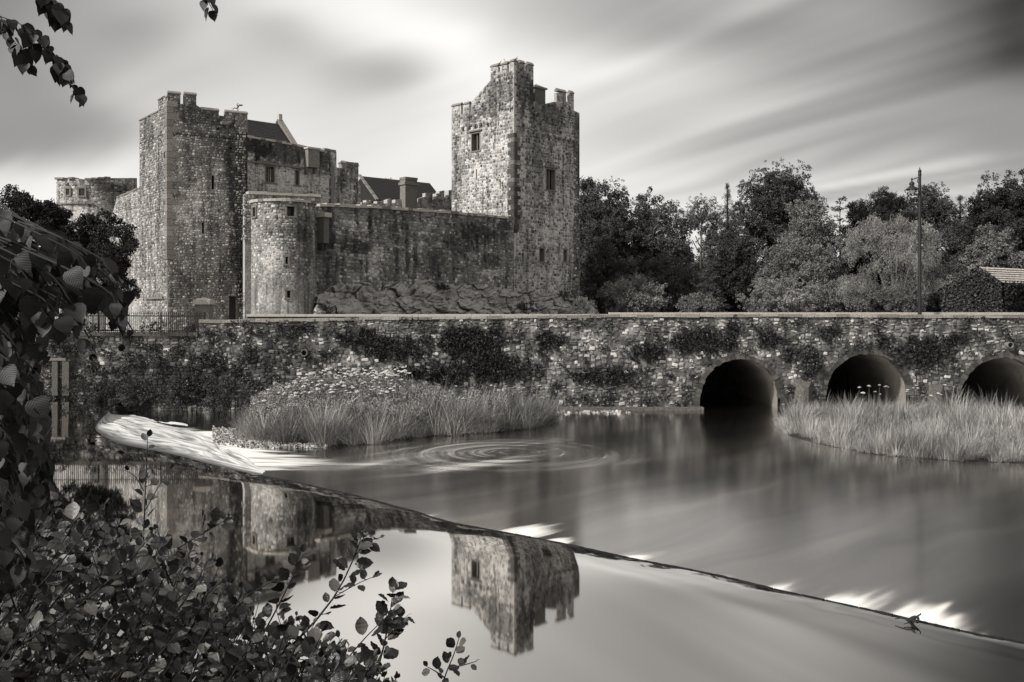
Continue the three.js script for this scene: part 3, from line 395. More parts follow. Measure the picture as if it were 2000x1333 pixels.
{ // ---- hall behind the gate tower
  const W = Wall.between(478, 74, 657, 79.5), t = thing('hall_building', 'castle hall with slate roof and pale plaster wall behind the round tower', 'building', V(-17, 2.6, -77)), T = .7;
  const poly = fitTop(W.poly([[478, 600], [657, 600], [657, 297], [633, 293.5], [633, 296], [600, 290], [560, 282], [478, 268]]), 2.6);
  const tone = weatherShade(W, .64, .35, [[540, 295, 90, 30, -1.5], [630, 315, 30, 24, -1.5], [500, 290, 40, 24, -1.3], [550, 350, 60, 20, .3]], .6, 12);
  const holes = [window_(t, W, 517, 327, 537, 355, 2), window_(t, W, 575, 334, 585, 361, 2)];
  slab(t, W, poly, holes, T, wallMat(tone, 0, W.L, 2.6, 18, 1.1));
  masonry(t, W, { seed: 28, u0: 0, u1: W.L, y0: 10, y1: 18, h: [.12, .22], w: [.15, .4], inside: (u, y) => inPoly(poly, u, y) && !holes.some((h) => inPoly(h, u, y)), tone, mul: .95, vary: .8, skip: .35, parts: 0, gap: .03 });
  const copingAt = (pa, pb) => { const a = W.px(...pa), b = W.px(...pb); coping(t, W, a.u, b.u, (u) => lerp(a.y, b.y, (u - a.u) / (b.u - a.u)), T, [M.capLight, M.cap], 40 + pa[0], .5, .17, .08); };
  copingAt([480, 268], [560, 282]); copingAt([560, 282], [600, 290]); copingAt([603, 291], [632, 297]); copingAt([633, 294], [657, 298]);
  const str = (pa, pb) => { const a = W.px(...pa), b = W.px(...pb); coping(t, W, a.u, b.u, (u) => lerp(a.y, b.y, (u - a.u) / (b.u - a.u)), .1, [M.cap], 60 + pa[0], .7, .12, .12); }; str([484, 317], [590, 330]); str([615, 337], [655, 344]);
  { const a = W.px(593, 300), b = W.px(615, 300), w = b.u - a.u, s = W.s; const y0 = W.px(600, 328).y, y1 = W.px(600, 293).y; const m = onWall(t, W, (a.u + b.u) / 2, (y0 + y1) / 2, .3, 'drop_box', worldUV(box(w, y1 - y0, .7)), stoneMat(.5)); part(m, 'corbel', worldUV(box(.2, .55, .5, -w / 2 + .12, -(y1 - y0) / 2 - .27, -.15)), M.quoin[2]); part(m, 'corbel', worldUV(box(.2, .4, .4, w / 2 - .12, -(y1 - y0) / 2 - .2, -.2)), M.quoin[2]); part(m, 'cap_stone', worldUV(box(w + .15, .14, .85, 0, (y1 - y0) / 2 + .07, 0)), M.capLight); }
  // roof: two slopes of slate courses over a gable with raking copings
  const e0 = W.px(478, 275), e1 = W.px(600, 291), inb = 1.1, run = 3.0, rid = W.px(580, 246).y + .75, ey = e1.y - .3;
  const ridgeY = rid, slope = Math.hypot(run, ridgeY - ey), rows = 18, r = rng(71), u0 = .0, u1 = e1.u - .15;
  const roof = onWall(t, W, (u0 + u1) / 2, 0, -inb - run, 'roof', (() => { const s = new THREE.Shape([[-run, ey], [run, ey], [0, ridgeY - .05]].map(([a, b]) => new THREE.Vector2(a, b))); const g = new THREE.ExtrudeGeometry(s, { depth: u1 - u0, bevelEnabled: false }); g.translate(0, 0, -(u1 - u0) / 2); g.rotateY(Math.PI / 2); return worldUV(g); })(), M.slate);
  for (let k = 0; k < rows; k++) { const f = (k + .5) / rows, z = run * (1 - f), y = lerp(ey, ridgeY, f); const g = worldUV(box(u1 - u0 + .02, .025, slope / rows + .04)); const m = part(roof, 'slate_course', g, M.slate); m.position.set(0, y + .04, z); m.rotation.x = Math.atan2(ridgeY - ey, run) - .06; }
  const rk = onWall(t, W, u1 + .12, 0, -inb - run, 'gable', (() => { const s = new THREE.Shape([[-run, ey - 3], [run, ey - 3], [run + .15, ey], [0, ridgeY + .3], [-run - .15, ey]].map(([a, b]) => new THREE.Vector2(a, b))); const g = new THREE.ExtrudeGeometry(s, { depth: .3, bevelEnabled: false }); g.translate(0, 0, -.15); g.rotateY(Math.PI / 2); return worldUV(g); })(), stoneMat(.4));
  for (const s of [1, -1]) for (let k = 0; k < 7; k++) { const f = (k + .5) / 7, m = part(rk, 'raking_coping', worldUV(box(.46, .14, slope / 7 + .03)), M.cap); m.position.set(0, lerp(ey, ridgeY + .3, f) + .08, s * (run + .1) * (1 - f)); m.rotation.x = s * Math.atan2(ridgeY + .3 - ey, run + .1); }
  part(rk, 'finial', worldUV(box(.3, .5, .3, 0, ridgeY + .6, 0)), M.capLight);
  const bw = stoneMat(.3); const pb = W.at(W.L, 0, -8), side = new Wall(W.at(W.L, 0).x, -W.at(W.L, 0).z, pb.x, -pb.z); slab(t, side, rect(0, 2.6, side.L, e1.y - .9), [], T, bw); slab(t, new Wall(pb.x, -pb.z, W.at(0, 0, -8).x, -W.at(0, 0, -8).z), rect(0, 2.6, W.L, e1.y - .9), [], T, bw);
  // weathervane on the ridge
  const v = thing('weathervane', 'small dragon weathervane on the slate roof ridge', 'weathervane', W.at(W.px(502, 240).u + .6, ridgeY, -inb - run));
  part(v, 'pole', new THREE.CylinderGeometry(.03, .05, .9, 6).translate(0, .4, 0), M.iron); part(v, 'ball', new THREE.SphereGeometry(.1, 8, 6).translate(0, .35, 0), M.iron); part(v, 'ball', new THREE.SphereGeometry(.07, 8, 6).translate(0, .6, 0), M.iron);
  part(v, 'dragon', mergeGeometries([tube([V(-.5, .82, 0), V(-.38, .74, 0), V(-.28, .86, 0), V(-.15, .8, 0), V(0, .9, 0), V(.12, 1.08, 0), V(.26, 1.02, 0)], .02, .06, 20, 6), tube([V(.2, 1.04, 0), V(.32, 1.08, 0), V(.4, 1.0, 0)], .07, .02, 6, 6), tube([V(.0, .95, 0), V(-.06, 1.12, .06), V(.1, 1.2, .1)], .05, .01, 6, 5)]), M.iron);
}
{ // ---- low tower at the end of the hall and the pale-topped wall behind the round tower
  const L = Wall.between(652, 79, 700.5, 82), t = thing('hall_end_tower', 'small square tower with one merlon at the right end of the hall', 'tower', V(-13.5, 2.6, -80));
  const poly = fitTop(L.poly([[652, 600], [704, 600], [704, 365], [700, 357], [700, 318], [675, 316], [675, 330], [657, 327], [657, 315], [652, 315]]), 2.6), tone = weatherShade(L, .38, .4, [[668, 350, 14, 30, -1.0], [685, 330, 15, 15, -.5], [685, 380, 20, 20, .3]], .6, 15), holes = [slit(t, L, 661, 387, 396, .3, 'window')];
  slab(t, L, poly, holes, .7, wallMat(tone, 0, L.L, 2.6, 17, 1.1));
  masonry(t, L, { seed: 29, u0: 0, u1: L.L, y0: 9, y1: 17, h: [.12, .24], w: [.15, .4], inside: (u, y) => inPoly(poly, u, y) && !holes.some((h) => inPoly(h, u, y)), tone, mul: .9, vary: 1, skip: .2, parts: 0, gap: .03 });
  const p = L.px(675, 317), q = L.px(700, 319); cap(t, L, p.u, q.u, p.y - .1, .7, .28);
  const s2 = new Wall(L.at(L.L - .15, 0).x, -L.at(L.L - .15, 0).z, L.at(L.L - .15, 0, -4).x, -L.at(L.L - .15, 0, -4).z); slab(t, s2, rect(0, 2.6, 4, p.y - 1), [], .6, stoneMat(.3));
  const W = Wall.between(478, 68.9, 629, 71.5), w = thing('link_wall', 'short wall with a bright flat coping just above the round tower', 'wall', V(-16, 2.6, -70)), a = W.px(484, 379), b = W.px(628, 385);
  const tw = weatherShade(W, .42, .4, [], .6, 19); slab(w, W, [[0, 2.6], [b.u, 2.6], [b.u, b.y], [0, a.y]], [], .6, wallMat(tw, 0, W.L, 2.6, 13, 1));
  coping(w, W, a.u, b.u, (u) => lerp(a.y, b.y, (u - a.u) / (b.u - a.u)), .6, [M.capLight], 77, 1.4, .2, .14);
  masonry(w, W, { seed: 30, u0: 0, u1: b.u, y0: 9, y1: a.y, h: [.12, .22], w: [.15, .4], inside: (u, y) => y < lerp(a.y, b.y, u / b.u), tone: tw, mul: .9, vary: 1, parts: 0 });
}
{ // ---- low range behind the curtain wall, its chimney stack and battlements
  const W = Wall.between(706, 93, 884, 100), t = thing('rear_range', 'low battlemented range with dark roof behind the curtain wall', 'building', V(-9, 2.6, -97)), T = .6;
  const poly = fitTop(W.poly([[706, 600], [884, 600], [884, 371], [876, 372], [876, 385], [868, 385], [868, 372], [858, 374], [858, 378], [852, 378], [852, 389], [845, 390], [845, 376], [832, 377], [832, 384], [818, 388], [818, 398], [812, 398], [812, 388], [772, 390], [772, 397], [764, 397], [764, 388], [756, 390], [756, 397], [748, 398], [748, 392], [736, 393], [736, 398], [725, 397], [725, 391], [715, 391], [715, 395], [706, 395]]), 2.6), tone = weatherShade(W, .5, .35, [[850, 390, 20, 8, -.5]], .6, 18);
  slab(t, W, poly, [], T, wallMat(tone, 0, W.L, 2.6, 17, 1.1)); masonry(t, W, { seed: 36, u0: 0, u1: W.L, y0: 11, y1: 17, h: [.14, .24], w: [.2, .45], inside: (u, y) => inPoly(poly, u, y), tone, mul: .9, vary: .8, parts: 0, skip: .2 });
  const a = W.px(786, 380), e = W.px(884, 380).u, ey = W.px(840, 398).y, ry = W.px(884, 352).y; // roof rising behind the battlements
  const s = new THREE.Shape([[-3, ey], [3, ey], [0, ry]].map(([x, y]) => new THREE.Vector2(x, y))), u0 = W.px(748, 398).u, g = new THREE.ExtrudeGeometry(s, { depth: e - u0, bevelEnabled: false }); g.translate(0, 0, -(e - u0) / 2); g.rotateY(Math.PI / 2);
  const gg = worldUV(g); gg.computeBoundingBox(); const rf = onWall(t, W, (u0 + e) / 2, 0, -3.9, 'roof', gg, M.slate);
  for (let k = 0; k < 16; k++) { const m = part(rf, 'slate_course', worldUV(box(e - u0 + .04, .02, .34)), M.slate), f = (k + .5) / 16; m.position.set(0, lerp(ey, ry, f) + .05, 3 * (1 - f)); m.rotation.x = Math.atan2(ry - ey, 3) - .06; }
  for (let k = 0; k < 5; k++) { const m = part(rf, 'verge_stone', worldUV(box(.3, .15, .95)), M.cap), f = (k + .5) / 5; m.position.set(-(e - u0) / 2 - .1, lerp(ey, ry, f) + .12, 3 * (1 - f)); m.rotation.x = Math.atan2(ry - ey, 3); }
  const c0 = W.px(782, 400), c1 = W.px(809, 400), cw = c1.u - c0.u, top_ = W.px(795, 351).y; const ch = onWall(t, W, (c0.u + c1.u) / 2, (ey - 1 + top_) / 2, .2, 'chimney', worldUV(box(cw * .86, top_ - ey + 1, .9)), stoneMat(.45)); part(ch, 'chimney_cap', worldUV(box(cw, .25, 1.1, 0, (top_ - ey + 1) / 2 - .45, 0)), M.cap); part(ch, 'chimney_top', worldUV(box(cw * .9, .22, 1, 0, (top_ - ey + 1) / 2 + .05, 0)), M.cap);
}
{ // ---- far bastion at the left and the sloping wall that joins it to the gate tower
  const cx = (190 - 1000) / F * 80, R = 2.96, t = thing('bastion', 'squat round bastion with two small windows, leftmost tower of the castle', 'tower', V(cx, 2.6, -80)), D = new Drum(cx, 80, R);
  const tone = weatherShade(D, .45, .4, [[200, 365, 60, 14, -.7], [230, 380, 30, 30, -.4], [150, 425, 40, 20, .3]], .6, 22), topAt = (u) => { const px = 1000 + F * D.at(u, 0).x / -D.at(u, 0).z; const p = px < 127 ? 350 : px < 132 ? 360 : px < 154 ? 349 : px < 164 ? 361 : lerp(351, 348, ss(164, 215, px)); return EYE + (HY - p) / F * -D.at(u, 0).z; };
  const n = 140, P = [], U = [], I = []; for (let i = 0; i <= n; i++) { const u = (i / n - .5) * 2 * Math.PI * R, y = Math.abs(u) < R * 2 ? topAt(u) : topAt(1.9 * R), fl = .12; for (const [yy, o] of [[2.6, .15], [y, 0], [y, -.5], [2.6, -.5]]) { const p = D.at(u, yy, o); P.push(p.x - cx, p.y - 2.6, p.z + 80); U.push(u, yy); } }
  for (let i = 0; i < n; i++) for (let j = 0; j < 3; j++) { const a = i * 4 + j; I.push(a, a + 4, a + 1, a + 1, a + 4, a + 5); }
  const g = new THREE.BufferGeometry(); g.setAttribute('position', new THREE.Float32BufferAttribute(P, 3)); g.setAttribute('uv', new THREE.Float32BufferAttribute(U, 2)); g.setIndex(I); const gg = g.toNonIndexed(); gg.computeVertexNormals(); part(t, 'wall', gg, wallMat(tone, -Math.PI * R, Math.PI * R, 2.6, 16, 1.1));
  masonry(t, D, { seed: 37, u0: -5, u1: 5, y0: 6, y1: 15.4, h: [.14, .24], w: [.18, .5], inside: (u, y) => y < topAt(u) - .02, tone, mul: .9, vary: .9, parts: 0, skip: .15, gap: .03 });
  for (const [x, y, w, h] of [[133.5, 375, .36, .48], [160, 375.5, .44, .56]]) { const q = D.px(x, y), win = onWall(t, D, q.u, q.y, .02, 'window', box(w, h, .06), mat(.035, .15)); for (const s of [-1, 1]) part(win, 'jamb', worldUV(box(.12, h + .2, .14, s * (w / 2 + .06), 0, .02)), M.frame); part(win, 'lintel', worldUV(box(w, .12, .14, 0, h / 2 + .06, .02)), M.frame); part(win, 'sill', worldUV(box(w, .12, .14, 0, -h / 2 - .06, .02)), M.frame); }  // panes on solid wall, near-black colour painted in for the unlit inside
  for (let u = -4; u < 4; u += .45) { if (u > 2.2 || Math.abs(topAt(u - .22) - topAt(u + .22)) > .15) continue; onWall(t, D, u, topAt(u) + .04, -.2, 'cap_stone', worldUV(box(.44, .12, .75)), M.cap); }
  for (let u = -3.4; u < .9; u += .5) onWall(t, D, u, D.px(160, 397).y, .06, 'string_course', worldUV(box(.49, .12, .2)), M.cap);
  part(t, 'roof_deck', new THREE.CylinderGeometry(R - .4, R - .4, .1, 32).translate(0, 11, 0), M.lead);
  const W = Wall.between(216, 76.5, 275, 71.4), w = thing('flank_wall', 'sloping battered wall between the bastion and the gate tower', 'wall', V(-29, 2.6, -74)), tw = weatherShade(W, .45, .4, [[250, 400, 20, 20, -.3]], .6, 25);
  const poly = fitTop(W.poly([[206, 600], [275, 600], [275, 368], [264, 371], [264, 374], [262, 375], [262, 372], [243, 379], [227, 388], [214, 438]]), 2.6); slab(w, W, poly, [], .7, wallMat(tw, -2, W.L, 2.6, 14, 1.1));
  masonry(w, W, { seed: 38, u0: -1, u1: W.L, y0: 5, y1: 14, h: [.12, .22], w: [.16, .45], inside: (u, y) => inPoly(poly, u, y), tone: tw, mul: .9, vary: .8, parts: 0, skip: .15, gap: .03 });
  const A = W.px(229, 386), B = W.px(274, 367); coping(w, W, A.u, B.u, (u) => lerp(A.y, B.y, (u - A.u) / (B.u - A.u)) - .05, .7, [M.cap], 78, .5, .13, .06);
}
{ // ---- rock the castle stands on
  const S = [[600, 66.5, 2.4], [620, 67.2, 4.2], [640, 67.8, 5.4], [700, 71, 5.9], [760, 74, 6.15], [840, 78, 6.4], [920, 82.5, 6.2], [1000, 87.6, 5.8], [1040, 90, 5.6], [1090, 92.4, 5.5], [1132, 94.6, 5.3], [1160, 96, 4.2], [1190, 97, 2.7]];
  const nS = 380, nT = 70, P = [], C = [], I = []; const h2 = (a, b) => { const q = Math.sin(a * 127.1 + b * 311.7) * 43758.5453; return q - Math.floor(q); }; const blocks = (x, y) => { let f1 = 9, f2 = 9, k = [0, 0, 0, 0]; const ix = Math.floor(x), iy = Math.floor(y); for (let a = -1; a <= 1; a++) for (let b = -1; b <= 1; b++) { const cx = ix + a + .15 + .7 * h2(ix + a, iy + b), cy = iy + b + .15 + .7 * h2(iy + b + 9, ix + a), d = Math.hypot(x - cx, y - cy); if (d < f1) { f2 = f1; f1 = d; k = [ix + a, iy + b, x - cx, y - cy]; } else if (d < f2) f2 = d; } return (h2(k[0] + 3, k[1]) - .5) + .9 * (h2(k[0], k[1] + 5) - .5) * k[2] + .9 * (h2(k[0] + 7, k[1] + 2) - .3) * k[3] - .45 * ss(.12, .0, f2 - f1); }; const curve = new THREE.CatmullRomCurve3(S.map(([x, d, y]) => V((x - 1000) / F * d, y, -d)));
  for (let i = 0; i <= nS; i++) for (let j = 0; j <= nT; j++) {
    const p = curve.getPoint(i / nS), t = j / nT, e = ss(0, .06, t); let y = lerp(p.y + .2, 2.5, t), x = p.x;
    // tilted beds running down to the right: slabs with broken ends, pushed out of the slope
    const saw = (q) => { const f = q - Math.floor(q); return f < .8 ? f / .8 : (1 - f) / .2; }, w = fbm(x * .3 + 2, y * .4, 3), b1 = saw(x * .24 + y * .36 + w * .5), b2 = saw(x * .62 + y * .8 + w * .9 + .3), b3 = fbm(x * .45, y * .6, 3), b4 = saw(y * .7 - x * .25 + fbm(x * .6, y * .6, 2)), b5 = fbm(x * 3, y * 3.4, 3);
    const z = p.z + .35 + 6.2 * Math.pow(t, .8) + e * (1.0 * (b1 - .5) + .5 * (b2 - .5) + .35 * b3 + .1 * b5 + 1.0 * blocks((x + y * .9) * .5, (y - x * .15) * 1.1) + .45 * blocks((x + y * .7) * 1.3 + 7, (y - x * .2) * 2.3)); x += e * .3 * b3; y += e * (.35 * b3 + .18 * b2) * (1 - t); P.push(x, y, z);
    const c = clamp(.66 * Math.exp(.5 * fbm(x * .9 + t, y * 1.1 + 4, 3) + .6 * fbm(x * 5, y * 5, 2)), .04, .75); C.push(...tone3(c));
  }
  for (let i = 0; i < nS; i++) for (let j = 0; j < nT; j++) { const a = i * (nT + 1) + j, b = a + nT + 1; I.push(a, a + 1, b, b, a + 1, b + 1); }
  const g = new THREE.BufferGeometry(); g.setAttribute('position', new THREE.Float32BufferAttribute(P, 3)); g.setAttribute('color', new THREE.Float32BufferAttribute(C, 3)); g.setIndex(I); const f = g.toNonIndexed(); f.computeVertexNormals();
  structure('rock_outcrop', worldUV(f, .8), new THREE.MeshStandardMaterial({ vertexColors: true, roughness: .95, bumpMap: ROUGH, bumpScale: .1, side: THREE.DoubleSide }));
}

// ---------------------------------------------------------------- bridge and river wall
const ARCHES = [[8.94, 12.77, 1.91], [14.93, 18.95, 2.15], [21.3, 25.46, 1.98], [28.2, 32.3, 1.95]];
const parapetY = (x) => { const T = [[-15, 3.63], [-7, 3.78], [5, 3.9], [12, 3.93], [24, 3.86], [50, 3.6]]; for (let i = 0; i < T.length - 1; i++) if (x <= T[i + 1][0]) return lerp(T[i][1], T[i + 1][1], (x - T[i][0]) / (T[i + 1][0] - T[i][0])); return 3.6; };
const WF = new Wall(-40, BD, 60, BD), U = (x) => x + 40;          // front face of bridge and river wall: u = x + 40
const IVY = [[905, 662, 62, 22], [935, 692, 52, 28], [775, 682, 60, 22], [700, 662, 38, 18], [985, 722, 62, 22], [850, 732, 70, 18], [575, 642, 38, 10], [1360, 668, 62, 24], [1432, 650, 12, 32], [1505, 662, 26, 18], [1800, 690, 55, 28], [1722, 668, 12, 14], [1868, 664, 22, 10], [1075, 665, 30, 14], [1180, 735, 60, 16], [1620, 650, 25, 12], [1260, 690, 35, 16]];
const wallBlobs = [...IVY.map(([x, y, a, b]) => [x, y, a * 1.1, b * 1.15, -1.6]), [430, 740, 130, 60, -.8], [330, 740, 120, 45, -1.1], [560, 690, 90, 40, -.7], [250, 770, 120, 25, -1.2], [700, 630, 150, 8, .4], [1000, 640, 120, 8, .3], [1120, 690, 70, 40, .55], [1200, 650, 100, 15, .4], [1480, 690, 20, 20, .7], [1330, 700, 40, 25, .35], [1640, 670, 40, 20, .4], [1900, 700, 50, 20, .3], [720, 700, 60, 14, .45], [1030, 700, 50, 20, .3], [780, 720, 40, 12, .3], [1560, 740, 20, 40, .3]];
const toneB = weatherShade(WF, .22, 1.55, wallBlobs, 1.0, 30);
{
  const t = thing('stone_bridge', 'long stone bridge with three dark arches and ivy on its wall', 'bridge', V(0, -1.5, -BD)), r = rng(81);
  const x0 = -14.9, x1 = 50, outline = [[U(x0), -1.6], [U(x1), -1.6]]; for (let x = x1; x >= x0 - .01; x -= 1.3) outline.push([U(x), parapetY(x)]); outline.push([U(x0), parapetY(x0)]);
  const arcs = ARCHES.map(([a, b, topY], k) => { const rad = (b - a) / 2, c = (a + b) / 2, sp = topY - rad * (k === 0 ? .97 : 1), p = [[U(a), -1.58]]; for (let i = 0; i <= 28; i++) { const q = Math.PI - i / 28 * Math.PI; p.push([U(c + Math.cos(q) * rad), sp + Math.sin(q) * rad * (k === 0 ? .97 : 1)]); } p.push([U(b), -1.58]); return p; });
  slab(t, WF, outline, arcs, .5, wallMat(toneB, U(x0), U(30), -1.6, 4.2, .7, 1024));
  const inB = (u, y) => inPoly(outline, u, y) && !arcs.some((a) => inPoly(a, u, y)) && !ARCHES.some(([a, b, ty]) => { const rad = (b - a) / 2; return Math.hypot(u - U((a + b) / 2), y - (ty - rad)) < rad + .14 && y > ty - rad; });
  masonry(t, WF, { seed: 41, u0: U(x0), u1: U(28), y0: -.7, y1: 4, h: [.06, .22], w: [.12, .5], inside: inB, tone: toneB, mul: 1.05, vary: .9, fleck: .9, parts: 300, skip: .32, jit: 1.0, turn: .55, gap: .03, depth: .11 });
  const vm = [.12, .18, .26].map((v) => stoneMat(v, 1));
  ARCHES.slice(0, 3).forEach(([a, b, ty]) => { const rad = (b - a) / 2, c = (a + b) / 2, sp = ty - rad, n = 26; for (let i = 0; i < n; i++) { const q = (i + .5) / n * Math.PI, g = worldUV(box(rad * Math.PI / n - .01, .16 + .12 * r(), .42)); const m = onWall(t, WF, U(c + Math.cos(q) * (rad + .07)), sp + Math.sin(q) * (rad + .07), -.185 + .03 * r(), 'voussoir', g, vm[Math.floor(r() * 3)]); m.rotateZ(q - Math.PI / 2); }
    for (const s of [-1, 1]) for (let y = -1; y < sp - .1; y += .36) onWall(t, WF, U(c + s * (rad + .15)), y + .18, -.17 + .02 * r(), 'jamb_stone', worldUV(box(.3, .34, .42)), vm[Math.floor(r() * 3)]); });
  // barrels of the arches
  const bmat = stoneMat(.6, 1);
  ARCHES.forEach(([a, b, ty], k) => { const rad = (b - a) / 2, c = (a + b) / 2, sp = ty - rad, P = [], I = [], n = 30, m = 24; const prof = [[-rad, -1.6 - sp]]; for (let i = 0; i <= n; i++) { const q = Math.PI - i / n * Math.PI; prof.push([Math.cos(q) * rad, Math.sin(q) * rad]); } prof.push([rad, -1.6 - sp]);
    for (let j = 0; j <= m; j++) prof.forEach(([x, y]) => { const o = .03 * fbm(x * 3 + k, y * 3 + j * .6, 2); P.push(c + x * (1.012 + o), sp + y * (1.012 + o) + 1.5, -.4 - j / m * 9.2); });
    const w = prof.length; for (let j = 0; j < m; j++) for (let i = 0; i < w - 1; i++) { const q = j * w + i; I.push(q, q + 1, q + w, q + 1, q + w + 1, q + w); }
    const g = new THREE.BufferGeometry(); g.setAttribute('position', new THREE.Float32BufferAttribute(P, 3)); g.setIndex(I); g.computeVertexNormals(); part(t, 'arch_vault', worldUV(g), bmat); });
  // far side of the bridge with its pale parapet
  const WB = new Wall(60, BD + 9, -40, BD + 9), UB = (x) => 60 - x; slab(t, WB, [[UB(x1), -1.6], [UB(x0), -1.6], [UB(x0), 3.95], [UB(x1), 3.95]], ARCHES.map(([a, b, ty]) => rect(UB(b), -1.55, UB(a), ty - .5)), .5, stoneMat(.3), 'far_wall');
  for (let x = x0; x < 32;) { const w = .9 + .9 * r(), m = part(t, 'far_coping_stone', worldUV(box(w - .012, .13 + .02 * r(), .62)), M.capLight); m.position.set(x + w / 2, 5.5 + (x < 5 ? -.1 : 0), -8.75); x += w; }
  const nearCap = [.5, .66, .84].map((v) => stoneMat(v, .9));
  // near coping: rough flat stones level with the wall
  for (let x = x0; x < 32;) { const w = .45 + .7 * r(), xx = x + w / 2, m = part(t, 'coping_stone', worldUV(box(w - .012, .12 + .05 * r(), .6)), nearCap[Math.floor(r() * 3)]); m.position.set(xx, parapetY(xx) + 1.52, -.24 + .04 * r()); m.rotation.z = (r() - .5) * .06; m.position.y += (r() - .5) * .04; x += w; }
  // cutwaters between the arches
  for (const [x, w, h] of [[13.85, .9, .9], [20.1, .9, .7], [26.8, 1.3, .8]]) { const s = new THREE.Shape([[-w / 2, 0], [w / 2, 0], [.12, .5], [-.12, .5]].map(([a, b]) => new THREE.Vector2(a, b))), g = new THREE.ExtrudeGeometry(s, { depth: h + 1.2, bevelEnabled: false }).rotateX(-Math.PI / 2); g.rotateY(Math.PI); const p = g.attributes.position; for (let i = 0; i < p.count; i++) if (p.getY(i) > 1) p.setY(i, p.getY(i) - p.getZ(i) * .7); g.computeVertexNormals(); const m = part(t, 'cutwater', worldUV(g), stoneMat(.24)); m.position.set(x, .3, 0); }
  { const g = worldUV(box(15.5, .25, .5)); const m = part(t, 'footing', g, stoneMat(.26)); m.position.set(1.3, .98, .2); }
  for (const [px, py, rad] of [[596, 689, .13], [1968, 674, .12]]) { const q = WF.px(px, py), m = onWall(t, WF, q.u, q.y, .34, 'drain_pipe', mergeGeometries([new THREE.CylinderGeometry(rad + .03, rad + .03, .5, 20, 1, true).rotateX(Math.PI / 2).translate(0, 0, -.25), new THREE.CylinderGeometry(rad, rad, .5, 20, 1, true).rotateX(Math.PI / 2).translate(0, 0, -.25), new THREE.RingGeometry(rad, rad + .03, 20)]), stoneMat(.5)); part(m, 'pipe_end', new THREE.CircleGeometry(rad, 16).translate(0, 0, -.33), stoneMat(.3)); }
}
{ // retaining wall under the railing
  const t = thing('river_wall', 'old river wall below the iron railing, overgrown at its foot', 'wall', V(-26, -1.5, -BD)), ym = 2.98, r = rng(82), poly = rect(U(-38), -1.6, U(-14.92), ym);
  const holes = [[237, 680, .18], [181, 699, .2]].map(([x, y, s]) => { const q = WF.px(x, y); return Array.from({ length: 14 }, (_, i) => [q.u + Math.cos(i / 7 * Math.PI) * s, q.y + Math.sin(i / 7 * Math.PI) * s]); });
  slab(t, WF, poly, holes, .6, wallMat(toneB, U(-38), U(-14.9), -1.6, 3, .8));
  for (const h of holes) onWall(t, WF, (h[0][0] + h[7][0]) / 2, h[0][1], -.55, 'drain', box(.5, .5, .05), stoneMat(.2));
  masonry(t, WF, { seed: 42, u0: U(-28), u1: U(-14.95), y0: -.5, y1: ym, h: [.1, .22], w: [.18, .55], inside: (u, y) => y < ym - .02 && !holes.some((h) => inPoly(h, u, y)), tone: toneB, mul: .85, vary: .8, parts: 200, skip: .1, gap: .03 });
  for (let x = -30; x < -14.95;) { const w = Math.min(-14.93 - x, .8 + .8 * r()); const m = part(t, 'coping_stone', worldUV(box(w - .015, .16, .8)), M.quoinDark[Math.floor(r() * 2)]); m.position.set(x + w / 2 + 26, ym + 1.58, -.25); x += w; }
  const ledge = (px0, px1, py) => { const a = WF.px(px0, py), b = WF.px(px1, py); onWall(t, WF, (a.u + b.u) / 2, a.y, .1, 'ledge', worldUV(box(b.u - a.u, .12, .3)), M.quoin[2]); }; ledge(40, 106, 664); ledge(58, 132, 702);
  for (const [a, b] of [[106, 117], [126, 139]]) { const p = WF.px(a, 706), q = WF.px(b, 772); onWall(t, WF, (p.u + q.u) / 2, (p.y + q.y) / 2, .12, 'post', worldUV(box(q.u - p.u, p.y - q.y, .34)), stoneMat(.22, 1)); }
}
{ // iron railing on the river wall
  const t = thing('iron_railing', 'dark iron railing with upright bars on the river wall', 'railing', V(-21, 3.12, -47.75)), bar = mergeGeometries([new THREE.CylinderGeometry(.013, .013, .9, 5).translate(0, .47, 0), new THREE.ConeGeometry(.026, .12, 5).translate(0, .98, 0)]);
  for (let i = 0; i < 122; i++) { const m = part(t, 'bar', bar, M.iron); m.position.set(-5.1 + i * .0938, -.02, 0); }
  for (const y of [.08, .8]) { const m = part(t, 'rail', box(11.5, .045, .03), M.iron); m.position.set(.6, y, 0); }
  for (const x of [-4.8, -1.8, 1.2, 4.2, 6.3]) part(t, 'post', box(.06, 1.0, .06, x, .48, 0), M.iron);
}
{ // gate pier and broken wall by the end of the bridge
  const b = at(398, 625, 49.5), t = thing('gate_pier', 'low pale gate pier with a capstone at the end of the railing', 'pier', V(b.x, 2.7, b.z)), s = 49.5 / F, h = (625 - 601) * s + 1.2;
  part(t, 'shaft', worldUV(box(27 * s, h, .65, 0, h / 2 - .02, 0)), stoneMat(.5, 1)); part(t, 'cap', worldUV(box(33 * s, .22, .85, 0, h + .08, 0)), M.capLight); part(t, 'cap_top', worldUV(new THREE.ConeGeometry(.55, .14, 4).rotateY(Math.PI / 4).translate(0, h + .26, 0).toNonIndexed()), M.capLight);
  const w = thing('broken_wall', 'crumbling pale boundary wall behind the gate pier', 'wall', V(b.x, 2.7, b.z)), r = rng(83);
  for (let k = 0; k < 60; k++) { const x = (r() - .4) * 2.6, e = 1.25 * (1 - Math.abs(x - .2) / 2.2); const m = part(w, 'stone', STONES[k % 5], STONE_TONE[6 + Math.floor(r() * 6)]); m.position.set(x, r() * Math.max(.2, e), -.4 + .2 * r()); m.scale.set(.25 + .3 * r(), .16 + .2 * r(), .5); m.rotation.set(r() * .4, r() * .5, r() * .4); }
}
